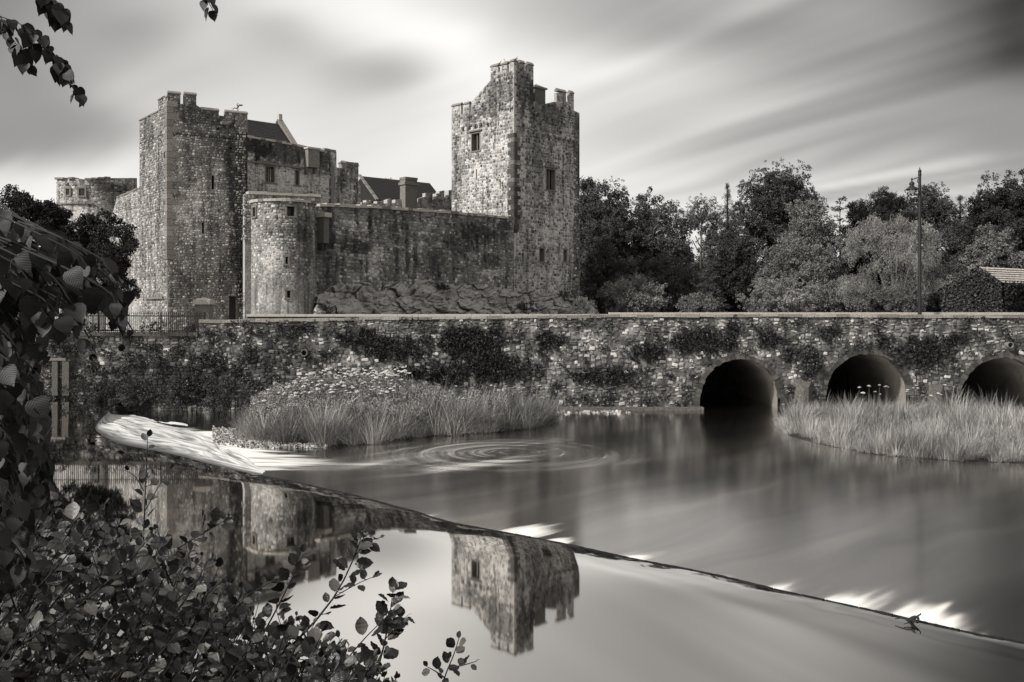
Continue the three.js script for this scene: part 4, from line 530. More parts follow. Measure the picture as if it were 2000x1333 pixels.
{ // street lamp on the bridge
  const b = at(1797, 640, 55), t = thing('street_lamp', 'tall dark street lamp with a bracket lantern on the bridge', 'lamp', V(b.x, 2.96, -55)), s = 55 / F, Y = (py) => EYE - (py - HY) * s - 2.96;
  const lathe = (pts) => new THREE.LatheGeometry(pts.map(([r, y]) => new THREE.Vector2(r, y)), 12), py = (l) => lathe(l.map(([r, p]) => [r, Y(p)]));
  part(t, 'base', lathe([[.19, -.0], [.19, .5], [.14, .62], [.15, .9], [.11, 1.0]]), M.iron);
  part(t, 'pole', py([[.105, 622], [.105, 590], [.09, 560], [.085, 480], [.075, 345], [.09, 343], [.09, 338], [.06, 337]]), M.iron);
  part(t, 'finial', py([[.05, 338], [.09, 336], [.1, 334.5], [.07, 332], [.03, 331], [.035, 329], [.0, 326]]), M.iron);
  const br = part(t, 'bracket', mergeGeometries([tube([V(0, Y(347), 0), V(-.2, Y(348), 0), V(-.42, Y(351), 0)], .03, .025, 8), tube([V(0, Y(360), 0), V(-.12, Y(355), 0), V(-.1, Y(350), 0), V(-.02, Y(351), 0)], .025, .02, 10), tube([V(-.05, Y(368), 0), V(-.25, Y(366), 0), V(-.34, Y(367), 0)], .02, .02, 6)]), M.iron);
  const lx = (1781.5 - 1797) * s, L = (l) => lathe(l.map(([r, p]) => [r, Y(p)])).translate(lx, 0, 0);
  const head = part(t, 'lantern_hood', L([[.0, 347], [.03, 348], [.05, 351], [.025, 353], [.06, 355], [.13, 357], [.15, 360], [.1, 362.5], [.14, 364], [.2, 366], [.32, 369.5], [.33, 371], [.28, 371.5], [.0, 369]]), M.iron);
  part(head, 'globe', L([[.15, 371], [.16, 374], [.12, 377], [.05, 378.6], [.0, 379]]), new THREE.MeshStandardMaterial({ color: grey(.85), roughness: .25 }));
}
{ // ivy covered cottage at the right
  const t = thing('cottage', 'ivy covered cottage gable with a pale roof among the trees', 'house', V(30, 2.6, -66)), D = 66, X = (p) => (p - 1000) / F * D, Yp = (p) => EYE - (p - HY) / F * D - 2.6;
  const W = Wall.between(1838, 66, 1954, 64.5), poly = fitTop(W.poly([[1842, 620], [1954, 620], [1955, 553], [1915, 527], [1908, 523], [1842, 568]]), 2.6); slab(t, W, poly, [], .5, stoneMat(.14), 'gable_wall');
  const E = Wall.between(1955, 64.6, 2090, 70), ey = W.px(1955, 553).y, ap = W.px(1911, 524); slab(t, E, rect(0, 2.6, E.L, ey), [], .4, stoneMat(.12), 'side_wall');
  const ridge0 = W.at(ap.u, ap.y + .05, .15), eave0 = E.at(-.15, ey - .05, .25), dir = E.u.clone().multiplyScalar(E.L), q = [ridge0, eave0, eave0.clone().add(dir), ridge0.clone().add(dir)], n = 7;
  for (let k = 0; k < n; k++) { const f0 = k / n, f1 = (k + 1) / n + .02, a = ridge0.clone().lerp(eave0, f0), b = ridge0.clone().lerp(eave0, f1), g = new THREE.BufferGeometry(), up = V(0, .05 * (n - k) / n * .6 + .02, 0), P = [a, b, b.clone().add(dir), a.clone().add(dir)].flatMap((v, i) => { const w = v.clone().sub(t.position).add(V(0, i === 1 || i === 2 ? .09 : .03, 0)); return [w.x, w.y, w.z]; }); g.setAttribute('position', new THREE.Float32BufferAttribute(P, 3)); g.setIndex([0, 1, 2, 0, 2, 3]); g.computeVertexNormals(); part(t, 'roof_sheet', worldUV(g), stoneMat(.98, .3)); }
  const far = W.at(-.2, W.px(1842, 568).y, .15), P = [ridge0, ridge0.clone().add(dir), far.clone().add(dir), far].flatMap((v) => { const w = v.clone().sub(t.position); return [w.x, w.y, w.z]; }), g = new THREE.BufferGeometry(); g.setAttribute('position', new THREE.Float32BufferAttribute(P, 3)); g.setIndex([0, 1, 2, 0, 2, 3]); g.computeVertexNormals(); part(t, 'roof_back', worldUV(g), M.slate);
  M.cottage = { t, W, poly, E, ey };
}
{ // gulls on the keep's turret
  const L = new Wall(-5.68, 93.86, .18, 88), R = new Wall(.18, 88, 6.37, 94.19), spots = [[L, 967, 124.5, 'pale gull on the turret merlon above the raking wall'], [L, 983, 121, 'pale gull on the middle merlon of the turret'], [L, 998.5, 116, 'pale gull on the topmost corner merlon of the turret'], [R, 1021, 119.5, 'pale gull on the merlon just right of the turret corner']];
  spots.forEach(([W, x, y, label], i) => { const q = W.px(x, y + 1.2), p = W.at(q.u, q.y, -.4), b = new THREE.SphereGeometry(1, 12, 8), ps = b.attributes.position;
    for (let k = 0; k < ps.count; k++) { const X = ps.getX(k), y0 = ps.getY(k), z = ps.getZ(k), tail = X < 0 ? 1 + X * .6 : 1; ps.setXYZ(k, X * .24, .18 + y0 * .09 * tail + X * .05, z * .09 * tail); } b.computeVertexNormals();
    const neck = tube([V(.12, .2, 0), V(.19, .3, 0), V(.21, .37, 0)], .07, .05, 5, 8), head = new THREE.SphereGeometry(.062, 10, 8).translate(.225, .39, 0), beak = new THREE.ConeGeometry(.018, .09, 6).rotateZ(-Math.PI / 2).translate(.31, .385, 0), legs = [-.03, .03].map((z) => new THREE.CylinderGeometry(.009, .009, .14, 4).translate(.02, .05, z));
    const g = mergeGeometries([b, neck, head, beak, ...legs].map((h) => { const k = h.toNonIndexed(); k.deleteAttribute('uv'); return k; })); const m = top('gull', g, mat(.62, .8), label, 'gull', 'gulls on the keep'); m.position.copy(p); m.position.y -= .02; m.rotation.y = i % 2 ? Math.PI : .3; });
}
{ // driftwood caught on the weir
  const p = onLevel(1778, 1212, 0), wood = mat(.012, .8), t = thing('driftwood', 'dark snagged branch caught on the weir near the right edge', 'driftwood', V(p.x, 0, p.z));
  part(t, 'limb', tube([V(-.02, -.06, -.1), V(.06, .04, 0), V(.07, .06, .1), V(.02, .03, .2)], .028, .014, 8), wood); part(t, 'twig', tube([V(.02, .03, .19), V(-.1, .06, .1), V(-.22, .03, .04)], .016, .006, 8), wood); part(t, 'twig', tube([V(.07, .06, .06), V(-.05, .02, .14), V(-.16, .01, .2)], .014, .005, 8), wood); part(t, 'twig', tube([V(.06, .04, .02), V(.12, .1, .06), V(.1, .12, .1)], .012, .005, 6), wood);
}

// ---------------------------------------------------------------- vegetation
const FOL = new THREE.MeshStandardMaterial({ color: 0xffffff, roughness: .75, side: THREE.DoubleSide });
function leafClump(seed, n, spread, len, wid, droop = 0) { // a spray of small pointed leaves
  const r = rng(seed), P = [], I = [];
  for (let k = 0; k < n; k++) {
    const c = V(r() - .5, r() - .5, r() - .5).normalize().multiplyScalar(spread * Math.cbrt(r())), d = V(r() - .5, r() - .5 - droop, r() - .5).normalize(), s = d.clone().cross(V(r() - .5, r() - .5, r() - .5)).normalize(), nn = d.clone().cross(s), l = len * (.7 + .6 * r()), w = wid * (.7 + .6 * r()), b = P.length / 3;
    for (const q of [c.clone().addScaledVector(d, -l / 2), c.clone().addScaledVector(s, w / 2).addScaledVector(nn, w * .15), c.clone().addScaledVector(d, l / 2).addScaledVector(nn, -l * .1), c.clone().addScaledVector(s, -w / 2).addScaledVector(nn, w * .15)]) P.push(q.x, q.y, q.z);
    I.push(b, b + 1, b + 2, b, b + 2, b + 3);
  }
  const g = new THREE.BufferGeometry(); g.setAttribute('position', new THREE.Float32BufferAttribute(P, 3)); g.setIndex(I); const f = g.toNonIndexed(); f.computeVertexNormals(); return f;
}
const CL = { broad: [1, 2, 3].map((k) => leafClump(k, 16, .5, .34, .24)), fine: [4, 5].map((k) => leafClump(k, 22, .5, .3, .1, .2)), willow: [6, 7].map((k) => leafClump(k, 26, .6, .3, .07, .5)), needle: [8, 9].map((k) => leafClump(k, 26, .5, .36, .07)), ivy: [10, 11].map((k) => leafClump(k, 8, .5, .45, .4)), spiky: [12].map((k) => leafClump(k, 18, .45, .6, .08, -.7)) };
function scatter(parent, name, geos, list, kind = 'stuff') { // list of {p, s, v, r}
  geos.forEach((g, gi) => { const L = list.filter((_, i) => i % geos.length === gi); if (!L.length) return; const im = new THREE.InstancedMesh(g, FOL, L.length); im.name = name; if (kind) im.userData.kind = kind; im.castShadow = im.receiveShadow = true; const m = new THREE.Matrix4(), q = new THREE.Quaternion(), e = new THREE.Euler();
    L.forEach((o, i) => { e.set(...o.r); m.compose(o.p.clone().sub(parent.isScene ? V(0, 0, 0) : parent.position), q.setFromEuler(e), o.sv || V(o.s, o.s, o.s)); im.setMatrixAt(i, m); im.setColorAt(i, grey(o.v)); }); parent.add(im); });
}
// a crown: clumps over and through uneven lobes
function lobes(list, per, tone, size, seed, flat = 1) {
  const r = rng(seed), out = [];
  for (const [c, rx, ry, rz] of list) { const lt = Math.exp(.5 * (r() - .5)), n = Math.round(per * (rx * ry + ry * rz + rx * rz) / 3 * 4);
    const dir = () => { const d = V(0, 0, 0); do d.set(r() * 2 - 1, r() * 2 - 1, r() * 2 - 1); while (d.lengthSq() > 1 || d.lengthSq() < .01); return d.normalize(); };
    // bunches of leaves sit on the lobe like the florets of a cauliflower
    const m = Math.max(18, Math.round(n / 24)); for (let k = 0; k < m; k++) {
      const d = dir(), w = (r() < .8 ? .72 + .26 * r() : .35 + .3 * r()) * (1 + .16 * n3(d.x * 2 + seed, d.y * 2, d.z * 2 + c.x)), bc = V(c.x + d.x * rx * w, c.y + d.y * ry * w, c.z + d.z * rz * w), br = (rx + ry + rz) / 3 * (.26 + .18 * r()), bt = lt * Math.exp(.45 * (r() - .5));
      if (n3(d.x * 3.2 + c.x, d.y * 3.2 + c.y, d.z * 3.2 - seed) > .78) continue;
      for (let i = 0; i < n * 1.25 / m; i++) { const e = dir(); if (e.y < -.3 && r() < .6) e.y = -e.y; const q = .6 + .45 * r(); out.push({ p: V(bc.x + e.x * br * q, bc.y + e.y * br * q * .85, bc.z + e.z * br * q), s: size * (.5 + .7 * r()), v: tone * 1.45 * bt * Math.exp(.45 * (r() + r() - 1)), r: [r() * 6, r() * 6, r() * 6] }); } } }
  return out;
}
function trunk(t, base, h, r0, r1, seed, limbs = 5, spread = 3, m = M.bark) { const r = rng(seed), o = t.position; const top_ = V(base.x + (r() - .5), base.y + h, base.z); part(t, 'trunk', tube([base, base.clone().lerp(top_, .5).add(V((r() - .5) * .6, 0, 0)), top_].map((p) => p.clone().sub(o)), r0, r1, 10, 8), m);
  for (let k = 0; k < limbs; k++) { const a = base.clone().lerp(top_, .45 + .5 * r()), an = r() * 6.28, e = a.clone().add(V(Math.cos(an) * spread, spread * (.6 + .7 * r()), Math.sin(an) * spread)); part(t, 'limb', tube([a, a.clone().lerp(e, .5).add(V(0, -.2, 0)), e].map((p) => p.clone().sub(o)), r1 * .8, .05, 6, 6), m); } }
// broad tree given by its outline in the valley: centre, top, half width (picture points at its distance)
function tree(label, px, topPy, hw, D, o = {}) {
  const s = D / F, gy = 2.7, t = thing(o.name || 'broadleaf_tree', label, o.cat || 'tree', V((px - 1000) * s, gy - .05, -D), o.group), r = rng(o.seed || px), topY = EYE - (topPy - HY) * s, W = hw * s, botY = o.bot ? EYE - (o.bot - HY) * s : gy + .5, H = topY - botY, L = [], cy = (topY + botY) / 2;
  const n = o.n || 9; L.push([V(t.position.x, cy, -D), W * .9, H * .48, W * .85], [V(t.position.x, cy, -D), W * .6, H * .36, W * .6], [V(t.position.x, cy - H * .2, -D), W * .8, H * .25, W * .7]);
  for (let k = 0; k < n; k++) { const a = k / n * 6.28 + r(), f = -.75 + 1.5 * ((k * .618) % 1), wr = W * Math.sqrt(Math.max(.1, 1 - f * f * .8)), lr = lerp(.42, .6, r()) * Math.min(W, H * .6); L.push([V(t.position.x + Math.cos(a) * (wr - lr * .8), cy + f * (H / 2 - lr * .8), -D + Math.sin(a) * (wr - lr)), lr * 1.1, lr * .85, lr * 1.1]); }
  L.push([V(t.position.x + (r() - .5) * W * .4, topY - Math.min(W * .4, H * .3), -D), W * .5, Math.min(W * .4, H * .3), W * .48]);
  scatter(t, 'crown', CL[o.kind || 'broad'], lobes(L, (o.per || 5.5) * 1.5, o.tone || .06, (o.size || .75) * .8, (o.seed || px) + 1));
  if (o.trunk !== false) trunk(t, V(t.position.x, gy - .1, -D), Math.max(1, H * .62 + botY - gy), Math.max(.14, W * .08), W * .03, px + 7, o.limbs ?? 5, W * .6, o.bark || M.bark);
  return t;
}
const G1 = 'trees beyond the bridge', G2 = 'shrubs behind the bridge parapet';
tree('dark dense tree touching the right side of the keep', 1190, 360, 88, 112, { tone: .045, per: 6 });
tree('dark round tree with a domed top second from the keep', 1262, 374, 48, 118, { tone: .04 });
tree('wide dark tree sloping down towards the layered conifer', 1305, 402, 62, 110, { tone: .05 });
tree('lower dark tree at the foot of the keep behind the rock', 1172, 470, 55, 106, { tone: .055 });
tree('mid grey leafy tree below the domed dark trees', 1290, 500, 75, 104, { tone: .085, per: 6 });
tree('pale rounded shrub behind the parapet nearest the keep', 1240, 540, 62, 98, { tone: .18, name: 'shrub', cat: 'shrub', kind: 'broad', size: .6, trunk: false, per: 8, group: G2 });
tree('small shrub behind the parapet below the layered conifer', 1362, 575, 40, 96, { tone: .1, name: 'shrub', cat: 'shrub', trunk: false, per: 8, size: .55, group: G2 });
tree('open airy tree with sky showing through its crown', 1372, 386, 46, 124, { tone: .09, per: 2.2, bot: 470, limbs: 9, bark: M.barkPale, size: .6 });
tree('tall dark domed tree rising highest in the wood', 1524, 328, 82, 122, { tone: .042, per: 5.5, n: 12, bot: 520, limbs: 8 });
tree('dark tree standing left of the tall domed tree', 1440, 448, 58, 112, { tone: .035 });
tree('grey feathery tree in front of the tall domed tree', 1582, 392, 72, 114, { tone: .12, n: 11, per: 6 });
tree('leafy grey tree left of the silver willow', 1560, 470, 80, 106, { tone: .11, per: 6 });
tree('bright bushy shrub behind the parapet in the middle of the wood', 1530, 548, 85, 96, { tone: .18, name: 'shrub', cat: 'shrub', trunk: false, per: 9, size: .55, group: G2 });
tree('grey shrub behind the parapet just left of the willow trunk', 1640, 545, 60, 95, { tone: .1, name: 'shrub', cat: 'shrub', trunk: false, per: 8, size: .55, group: G2 });
tree('round dark tree behind the street lamp', 1812, 356, 58, 125, { tone: .055, bot: 490, n: 10 });
tree('large very dark tree at the right edge of the picture', 1975, 350, 82, 112, { tone: .022, per: 8, n: 14, bot: 540 });
tree('dark tree between the lamp and the right edge tree', 1875, 425, 75, 108, { tone: .04 });
tree('textured grey tree above the cottage roof', 1945, 440, 62, 92, { tone: .12, n: 12, per: 7 });
tree('dark rounded bush right of the lamp post', 1815, 530, 55, 92, { tone: .05, trunk: false, name: 'shrub', cat: 'shrub', per: 7, group: G2 });
tree('low shrub under the silver willow', 1745, 565, 70, 88, { tone: .07, trunk: false, name: 'shrub', cat: 'shrub', per: 7, size: .55, group: G2 });
tree('small tree peeping up behind the range chimney', 762, 352, 26, 125, { tone: .05, bot: 420 });
tree('low tree top behind the rear range battlements', 722, 384, 20, 130, { tone: .05, bot: 420 });
tree('distant dark tree filling the gap behind the silver willow', 1700, 440, 70, 130, { tone: .03 });
tree('distant dark tree behind the layered conifer', 1410, 430, 60, 135, { tone: .04 });
tree('dark tree behind the cottage', 1900, 490, 70, 100, { tone: .04 });
tree('dark undergrowth tree between keep shrubs and conifer', 1330, 520, 50, 108, { tone: .045 });

// silver willow: long drooping sprays over several pale stems
{
  const D = 90, s = D / F, base = V((1748 - 1000) * s, 2.7, -D), t = thing('willow_tree', 'pale silvery willow with drooping foliage left of the lamp post', 'tree', base.clone()), r = rng(90), L = [], Y = (p) => EYE - (p - HY) * s;
  for (const [x, y, rx, ry] of [[1745, 455, 50, 36], [1700, 470, 42, 40], [1790, 480, 46, 42], [1680, 530, 42, 50], [1745, 520, 55, 55], [1805, 545, 40, 45], [1665, 575, 30, 30], [1710, 575, 40, 35], [1770, 575, 40, 30]]) L.push([V((x - 1000) * s, Y(y), -D + (r() - .5) * 3), rx * s, ry * s, rx * s]);
  const list = lobes(L, 11, .16, .62, 91); list.forEach((o) => { o.sv = V(o.s, o.s * 1.1, o.s); o.r = [.9 * (r() - .5), r() * 6, .9 * (r() - .5)]; }); scatter(t, 'crown', CL.willow, list);
  for (const [x, y] of [[1700, 500], [1745, 480], [1775, 500], [1690, 560], [1790, 550], [1730, 470]]) part(t, 'stem', tube([V((r() - .5) * .6, -.1, 0), V((x - 1748) * s * .35, (Y(y) - 2.7) * .4, .5), V((x - 1748) * s, Y(y) - 2.7, .8)], .16, .05, 8, 6), M.barkPale);
}
function conifer(label, px, topPy, hw, D, o = {}) { // tiers of branches round a straight stem
  const s = D / F, t = thing(o.name || 'conifer_tree', label, 'tree', V((px - 1000) * s, 2.65, -D)), r = rng(px), topY = EYE - (topPy - HY) * s, H = topY - 2.7, list = [], b0 = o.b0 || .25, tiers = Math.round((o.tiers || 16) * (o.flat ? 1 : 1.7)), W = hw * s;
  for (let k = 0; k < tiers; k++) { const f = k / (tiers - 1), y = lerp(2.7 + H * b0, topY - .15, f), rad = W * (o.shape ? o.shape(f) : (1 - f) * .95 + .05), nb = o.nb || 9; for (let b = 0; b < nb; b++) { const dy = (r() - .5) * H * (1 - b0) / tiers * (o.flat ? .5 : 1.6), a = r() * 6.28, l = rad * (.75 + .4 * r()), n = Math.max(2, Math.round(l * (o.den || 3.4))); for (let j = 0; j < n; j++) { const q = (j + r()) / n; list.push({ p: V(t.position.x + Math.cos(a) * l * q, y - q * l * (o.droop ?? .25) + (o.curl || 0) * q * q * l + (r() - .5) * .15 + dy, -D + Math.sin(a) * l * q), s: (o.size || .5) * (.7 + .5 * r()), v: (o.tone || .05) * Math.exp(.5 * (r() + r() - 1)), r: [r() * 6, r() * 6, r() * 6], sv: o.flat ? V(o.size, o.size * o.flat, o.size) : null }); if (o.flat) list[list.length - 1].r = [0, r() * 6, 0]; } } }
  scatter(t, 'crown', CL[o.kind || 'needle'], list); part(t, 'trunk', new THREE.CylinderGeometry(.04, Math.max(.15, W * .09), H, 8).translate(0, H / 2, 0), M.bark); return t;
}
conifer('thin pointed fir above the airy tree', 1421, 364, 74, 128, { tone: .07, den: 2.2, b0: .3, tiers: 12, nb: 7, droop: .3, size: .6, shape: (f) => Math.pow(1 - f, .85) });
conifer('layered conifer with drooping shelf-like pale branches', 1388, 470, 42, 100, { tone: .14, kind: 'fine', flat: .3, size: .8, droop: .5, den: 3.2, b0: .02, tiers: 14, nb: 12, shape: (f) => (1 - f) * .7 + .3 });
conifer('flat topped pine on a bare trunk left of the dark yew', 1641, 390, 26, 126, { tone: .03, kind: 'broad', b0: .6, tiers: 6, droop: -.25, flat: .5, size: .75, nb: 5, den: 2.2, shape: (f) => [.9, .6, 1.1, .7, .95, .6][Math.round(f * 5)] });
conifer('grey pointed conifer right of the lamp tree', 1876, 380, 92, 124, { tone: .06, b0: .3, droop: .3, tiers: 12, nb: 7, size: .5, den: 2.8 });
for (const [x, y, w, l] of [[1150, 350, 26, 'small spiky yew top beside the keep wall'], [1680, 392, 26, 'smaller dark spiky yew right of the pine'], [1732, 370, 42, 'large dark spiky yew above the silver willow']]) tree(l, x, y, w, 121, { name: 'yew_tree', tone: .016, kind: 'spiky', size: 1.25, per: 5, bot: 520 });
{ // dense undergrowth of the wood, one mass behind the trees
  const t = thing('wood_undergrowth', 'dark undergrowth filling the wood behind the trees', 'undergrowth', V(20, 2.7, -132)), r = rng(777), list = []; t.userData.kind = 'stuff';
  for (let i = 0; i < 15000; i++) { const px = lerp(1120, 2100, r()), D = 126 + 12 * r(), topP = 500 + 30 * n2(px * .02, 3), y = lerp(2.7, EYE - (topP - HY) / F * D, r()); list.push({ p: V((px - 1000) / F * D, y, -D), s: .9 * (.6 + .7 * r()), v: .035 * Math.exp(.6 * (r() + r() - 1)), r: [r() * 6, r() * 6, r() * 6] }); }
  scatter(t, 'foliage', CL.broad, list);
}

{ // dark tree by the railing
  const D = 46.9, s = D / F, t = thing('railing_tree', 'very dark bushy tree in front of the iron railing', 'tree', V((88 - 1000) * s, 2.95, -D)), Y = (p) => EYE - (p - HY) * s, L = [];
  for (const [x, y, rx, ry] of [[15, 425, 60, 46], [72, 425, 52, 44], [60, 480, 90, 60], [130, 450, 60, 46], [190, 470, 56, 46], [234, 500, 48, 48], [160, 520, 70, 45], [80, 550, 85, 45], [170, 585, 60, 30], [30, 590, 50, 35], [-40, 500, 80, 70], [235, 570, 36, 26]]) L.push([V((x - 1000) * s, Y(y), -D + ((x * 7) % 10 - 5) * .12), rx * s, ry * s, Math.min(1.2, rx * s * .8)]);
  scatter(t, 'crown', CL.broad, lobes(L, 105, .009, .3, 300));
  part(t, 'trunk', tube([V(0, -.1, 0), V(.04, .5, 0), V(-.05, 1.3, 0), V(.0, 2.2, 0)], .42, .2, 8, 10), mat(.015)); for (const [x, y] of [[-.9, 2.3], [.9, 2.2], [1.6, 2.6], [-.3, 3.4], [.4, 3.2]]) part(t, 'limb', tube([V(0, .5, 0), V(x * .4, y * .55, .1), V(x, y, 0)], .16, .04, 7, 6), mat(.015));
}
// ivy and weeds on the walls
function patch(t, wall, blobs, dens, size, tone, seed, thick = .12, vary = .6, ymax = null) {
  const r = rng(seed), list = []; for (const [px, py, rx, ry] of blobs) { const q = wall.px(px, py), a = rx * q.s, b = ry * q.s, n = Math.round(a * b * dens); for (let i = 0; i < n; i++) { const d = Math.sqrt(r()), an = r() * 6.283, u = q.u + Math.cos(an) * d * a * 1.25, y = q.y + Math.sin(an) * d * b * 1.25; if (d + .75 * fbm(u * 1.6 + seed, y * 1.6, 3) > .95 || (ymax && y > ymax(u))) continue; list.push({ p: wall.at(u, y, .03 + thick * r() * (1 - d * .5)), s: size * (.6 + .8 * r()), v: tone * Math.exp(vary * (r() + r() - 1)), r: [r() * 6, r() * 6, r() * 6] }); } }
  scatter(t, 'foliage', CL.ivy, list);
}
const pY = (u) => parapetY(u - 40) + .02;
[[[0, 1], 'dark ivy mass on the bridge wall above the reed island'], [[2, 3], 'dark ivy patches on the bridge wall left of the largest ivy mass'], [[4, 5], 'dark ivy hanging low on the wall just above the reeds'], [[6], 'small dark ivy tuft under the parapet near the bridge end'], [[7, 9], 'dark ivy above the leftmost arch'], [[8], 'dark vertical ivy strip above the leftmost arch crown'], [[10, 12], 'dark ivy between the middle and rightmost arches'], [[11], 'small dark plant on the middle arch crown'], [[13], 'ivy tuft high on the wall in the middle of the bridge'], [[14, 16], 'ivy low on the wall left of the leftmost arch'], [[15], 'small ivy tuft under the parapet between two arches']].forEach(([k, label], i) => { const q = WF.px(...IVY[k[0]]), t = thing('ivy_patch', label, 'ivy', WF.at(q.u, q.y, .05), 'ivy patches on the bridge'); patch(t, WF, k.map((j) => IVY[j]), 260, .19, .022, 500 + i, .16, .7, pY); });
{ const t = thing('pier_fern', 'shaggy fern tuft hanging on the pier between left and middle arches', 'plant', at(1562, 690, BD - .2)); patch(t, WF, [[1562, 690, 34, 14], [1580, 715, 16, 22]], 420, .22, .06, 530, .4, .7); }
{ const t = thing('wall_weeds', 'small pale and dark weeds scattered over the river wall and bridge', 'weeds', V(0, 0, -BD + .05)); t.userData.kind = 'stuff'; const r = rng(540), list = []; for (let i = 0; i < 30000; i++) { const x = lerp(-25, 28, r()), y = lerp(-.35, pY(U(x)), r()); if (ARCHES.some(([a, b, ty]) => x > a - .1 && x < b + .1 && y < ty + .1)) continue; const k = fbm(x * .8 + 3, y * 1.1, 3) + (x < -12 ? .25 : 0) + (y < .5 ? .12 : 0); if (k < .1 + .42 * r()) continue; const pale = r() < .22; list.push({ p: WF.at(U(x), y, .04 + .1 * r()), s: (.08 + .12 * r()) * (pale ? .75 : 1.05), v: pale ? .2 + .3 * r() : .02 + .06 * r(), r: [r() * 6, r() * 6, r() * 6] }); } scatter(t, 'foliage', CL.ivy, list); }
[[180, 775, 60, 'dark bush at the foot of the river wall nearest the pool'], [275, 768, 55, 'dark bush at the foot of the river wall above the rapids'], [370, 765, 62, 'dark bush at the foot of the river wall left of the reeds'], [455, 770, 50, 'dark bush on the bank beside the reed island']].forEach(([x, y, w, label], i) => { const D = 46.4 - i * .3, s = D / F, p = V((x - 1000) * s, i ? LOW : 0, -D), t = thing('bank_bush', label, 'bush', p, 'bushes along the wall foot'); scatter(t, 'foliage', CL.broad, lobes([[V(p.x, EYE - (y - HY) * s, -D), w * s, .75, .7], [V(p.x - .5, EYE - (y + 12 - HY) * s, -D + .2), w * s * .7, .5, .6]], 46, .03, .26, 560 + i)); for (let k = 0; k < 4; k++) part(t, 'stem', tube([V(k * .2 - .3, -.05, 0), V(k * .25 - .4, .4, 0), V(k * .35 - .6, .8, 0)], .03, .012, 4, 5), M.bark); });
{ // growth on the rock
  const rockY = (x, z) => null; for (const [px, py, w, h, D, tone, label] of [[1022, 603, 22, 14, 74, .008, 'dark hollow bush low on the rock below the keep'], [1110, 580, 24, 9, 92, .06, 'scrubby bush at the keep base on the right'], [862, 562, 16, 6, 77, .05, 'scrub where the rock meets the curtain wall'], [990, 507, 10, 9, 87, .02, 'tuft growing from the curtain wall beside the keep'], [1140, 600, 24, 14, 88, .09, 'pale scrub on the rock end beyond the keep'], [632, 606, 14, 12, 64, .02, 'dark scrub on the rock beside the round tower']]) { const s = D / F, c = at(px, py, D), t = thing('scrub', label, 'bush', c.clone(), 'scrub on the castle rock'); scatter(t, 'foliage', CL.broad, lobes([[c, w * s, h * s, Math.min(1.5, w * s)]], 22, tone, .34, px)); }
}
{ const { t, W, E, ey, poly } = M.cottage, r = rng(610), ivy = thing('cottage_ivy', 'thick ivy covering the cottage gable', 'ivy', W.at(1, 2.7, .1)), list = []; for (let i = 0; i < 5200; i++) { const u = r() * W.L, y = lerp(2.7, 7.2, r()); if (!inPoly(poly, u, y)) continue; list.push({ p: W.at(u, y, .08 + .25 * r()), s: .3 * (.6 + .8 * r()), v: .065 * Math.exp(.7 * (r() + r() - 1)), r: [r() * 6, r() * 6, r() * 6] }); } for (let i = 0; i < 3000; i++) list.push({ p: E.at(r() * E.L * .8, lerp(2.7, ey, r()), .08 + .3 * r()), s: .3, v: .04 * Math.exp(.6 * (r() + r() - 1)), r: [r() * 6, r() * 6, r() * 6] }); scatter(ivy, 'foliage', CL.ivy, list); }

// ---------------------------------------------------------------- reed islands
function bladeGeo(bend, w) { const P = [], I = [], n = 5; for (let i = 0; i <= n; i++) { const t = i / n, ww = w * (1 - t) ** .7 * (.6 + .6 * Math.min(1, t * 4)), x = bend * t * t; P.push(x, t * (1 - .25 * Math.abs(bend) * t), -ww, x + ww * .2, t * (1 - .25 * Math.abs(bend) * t), ww); } for (let i = 0; i < n; i++) I.push(i * 2, i * 2 + 1, i * 2 + 2, i * 2 + 1, i * 2 + 3, i * 2 + 2); const g = new THREE.BufferGeometry(); g.setAttribute('position', new THREE.Float32BufferAttribute(P, 3)); g.setIndex(I); g.computeVertexNormals(); return g; }
const BLADES = [.15, .35, .6, .9].map((b) => bladeGeo(b, .0075));
const islandShape = (pts) => pts.map(([x, y]) => { const p = onLevel(x, y, LOW); return [p.x, -p.z]; });
const ISL_L = [...islandShape([[462, 838], [480, 858], [560, 871], [640, 873], [720, 866], [800, 856], [900, 848], [1000, 842], [1072, 832]]), [1.9, 43.5], [-2, 45.5], [-8, 45.8], [-11, 43.5]];
const ISL_R = [...islandShape([[1530, 836], [1545, 852], [1600, 868], [1680, 884], [1760, 894], [1880, 902], [2010, 906], [2150, 906]]), [22, 44], [14.5, 45.5], [11.4, 43.5]];
function island(name, shape) { const g = new THREE.ExtrudeGeometry(new THREE.Shape(shape.map(([x, d]) => new THREE.Vector2(x, d))), { depth: .03, bevelEnabled: true, bevelSize: .08, bevelThickness: .04, bevelSegments: 2 }).rotateX(-Math.PI / 2).translate(0, LOW - .06, 0); structure(name, worldUV(g), stoneMat(.05)); }
island('island_ground', ISL_L); island('island_ground', ISL_R);
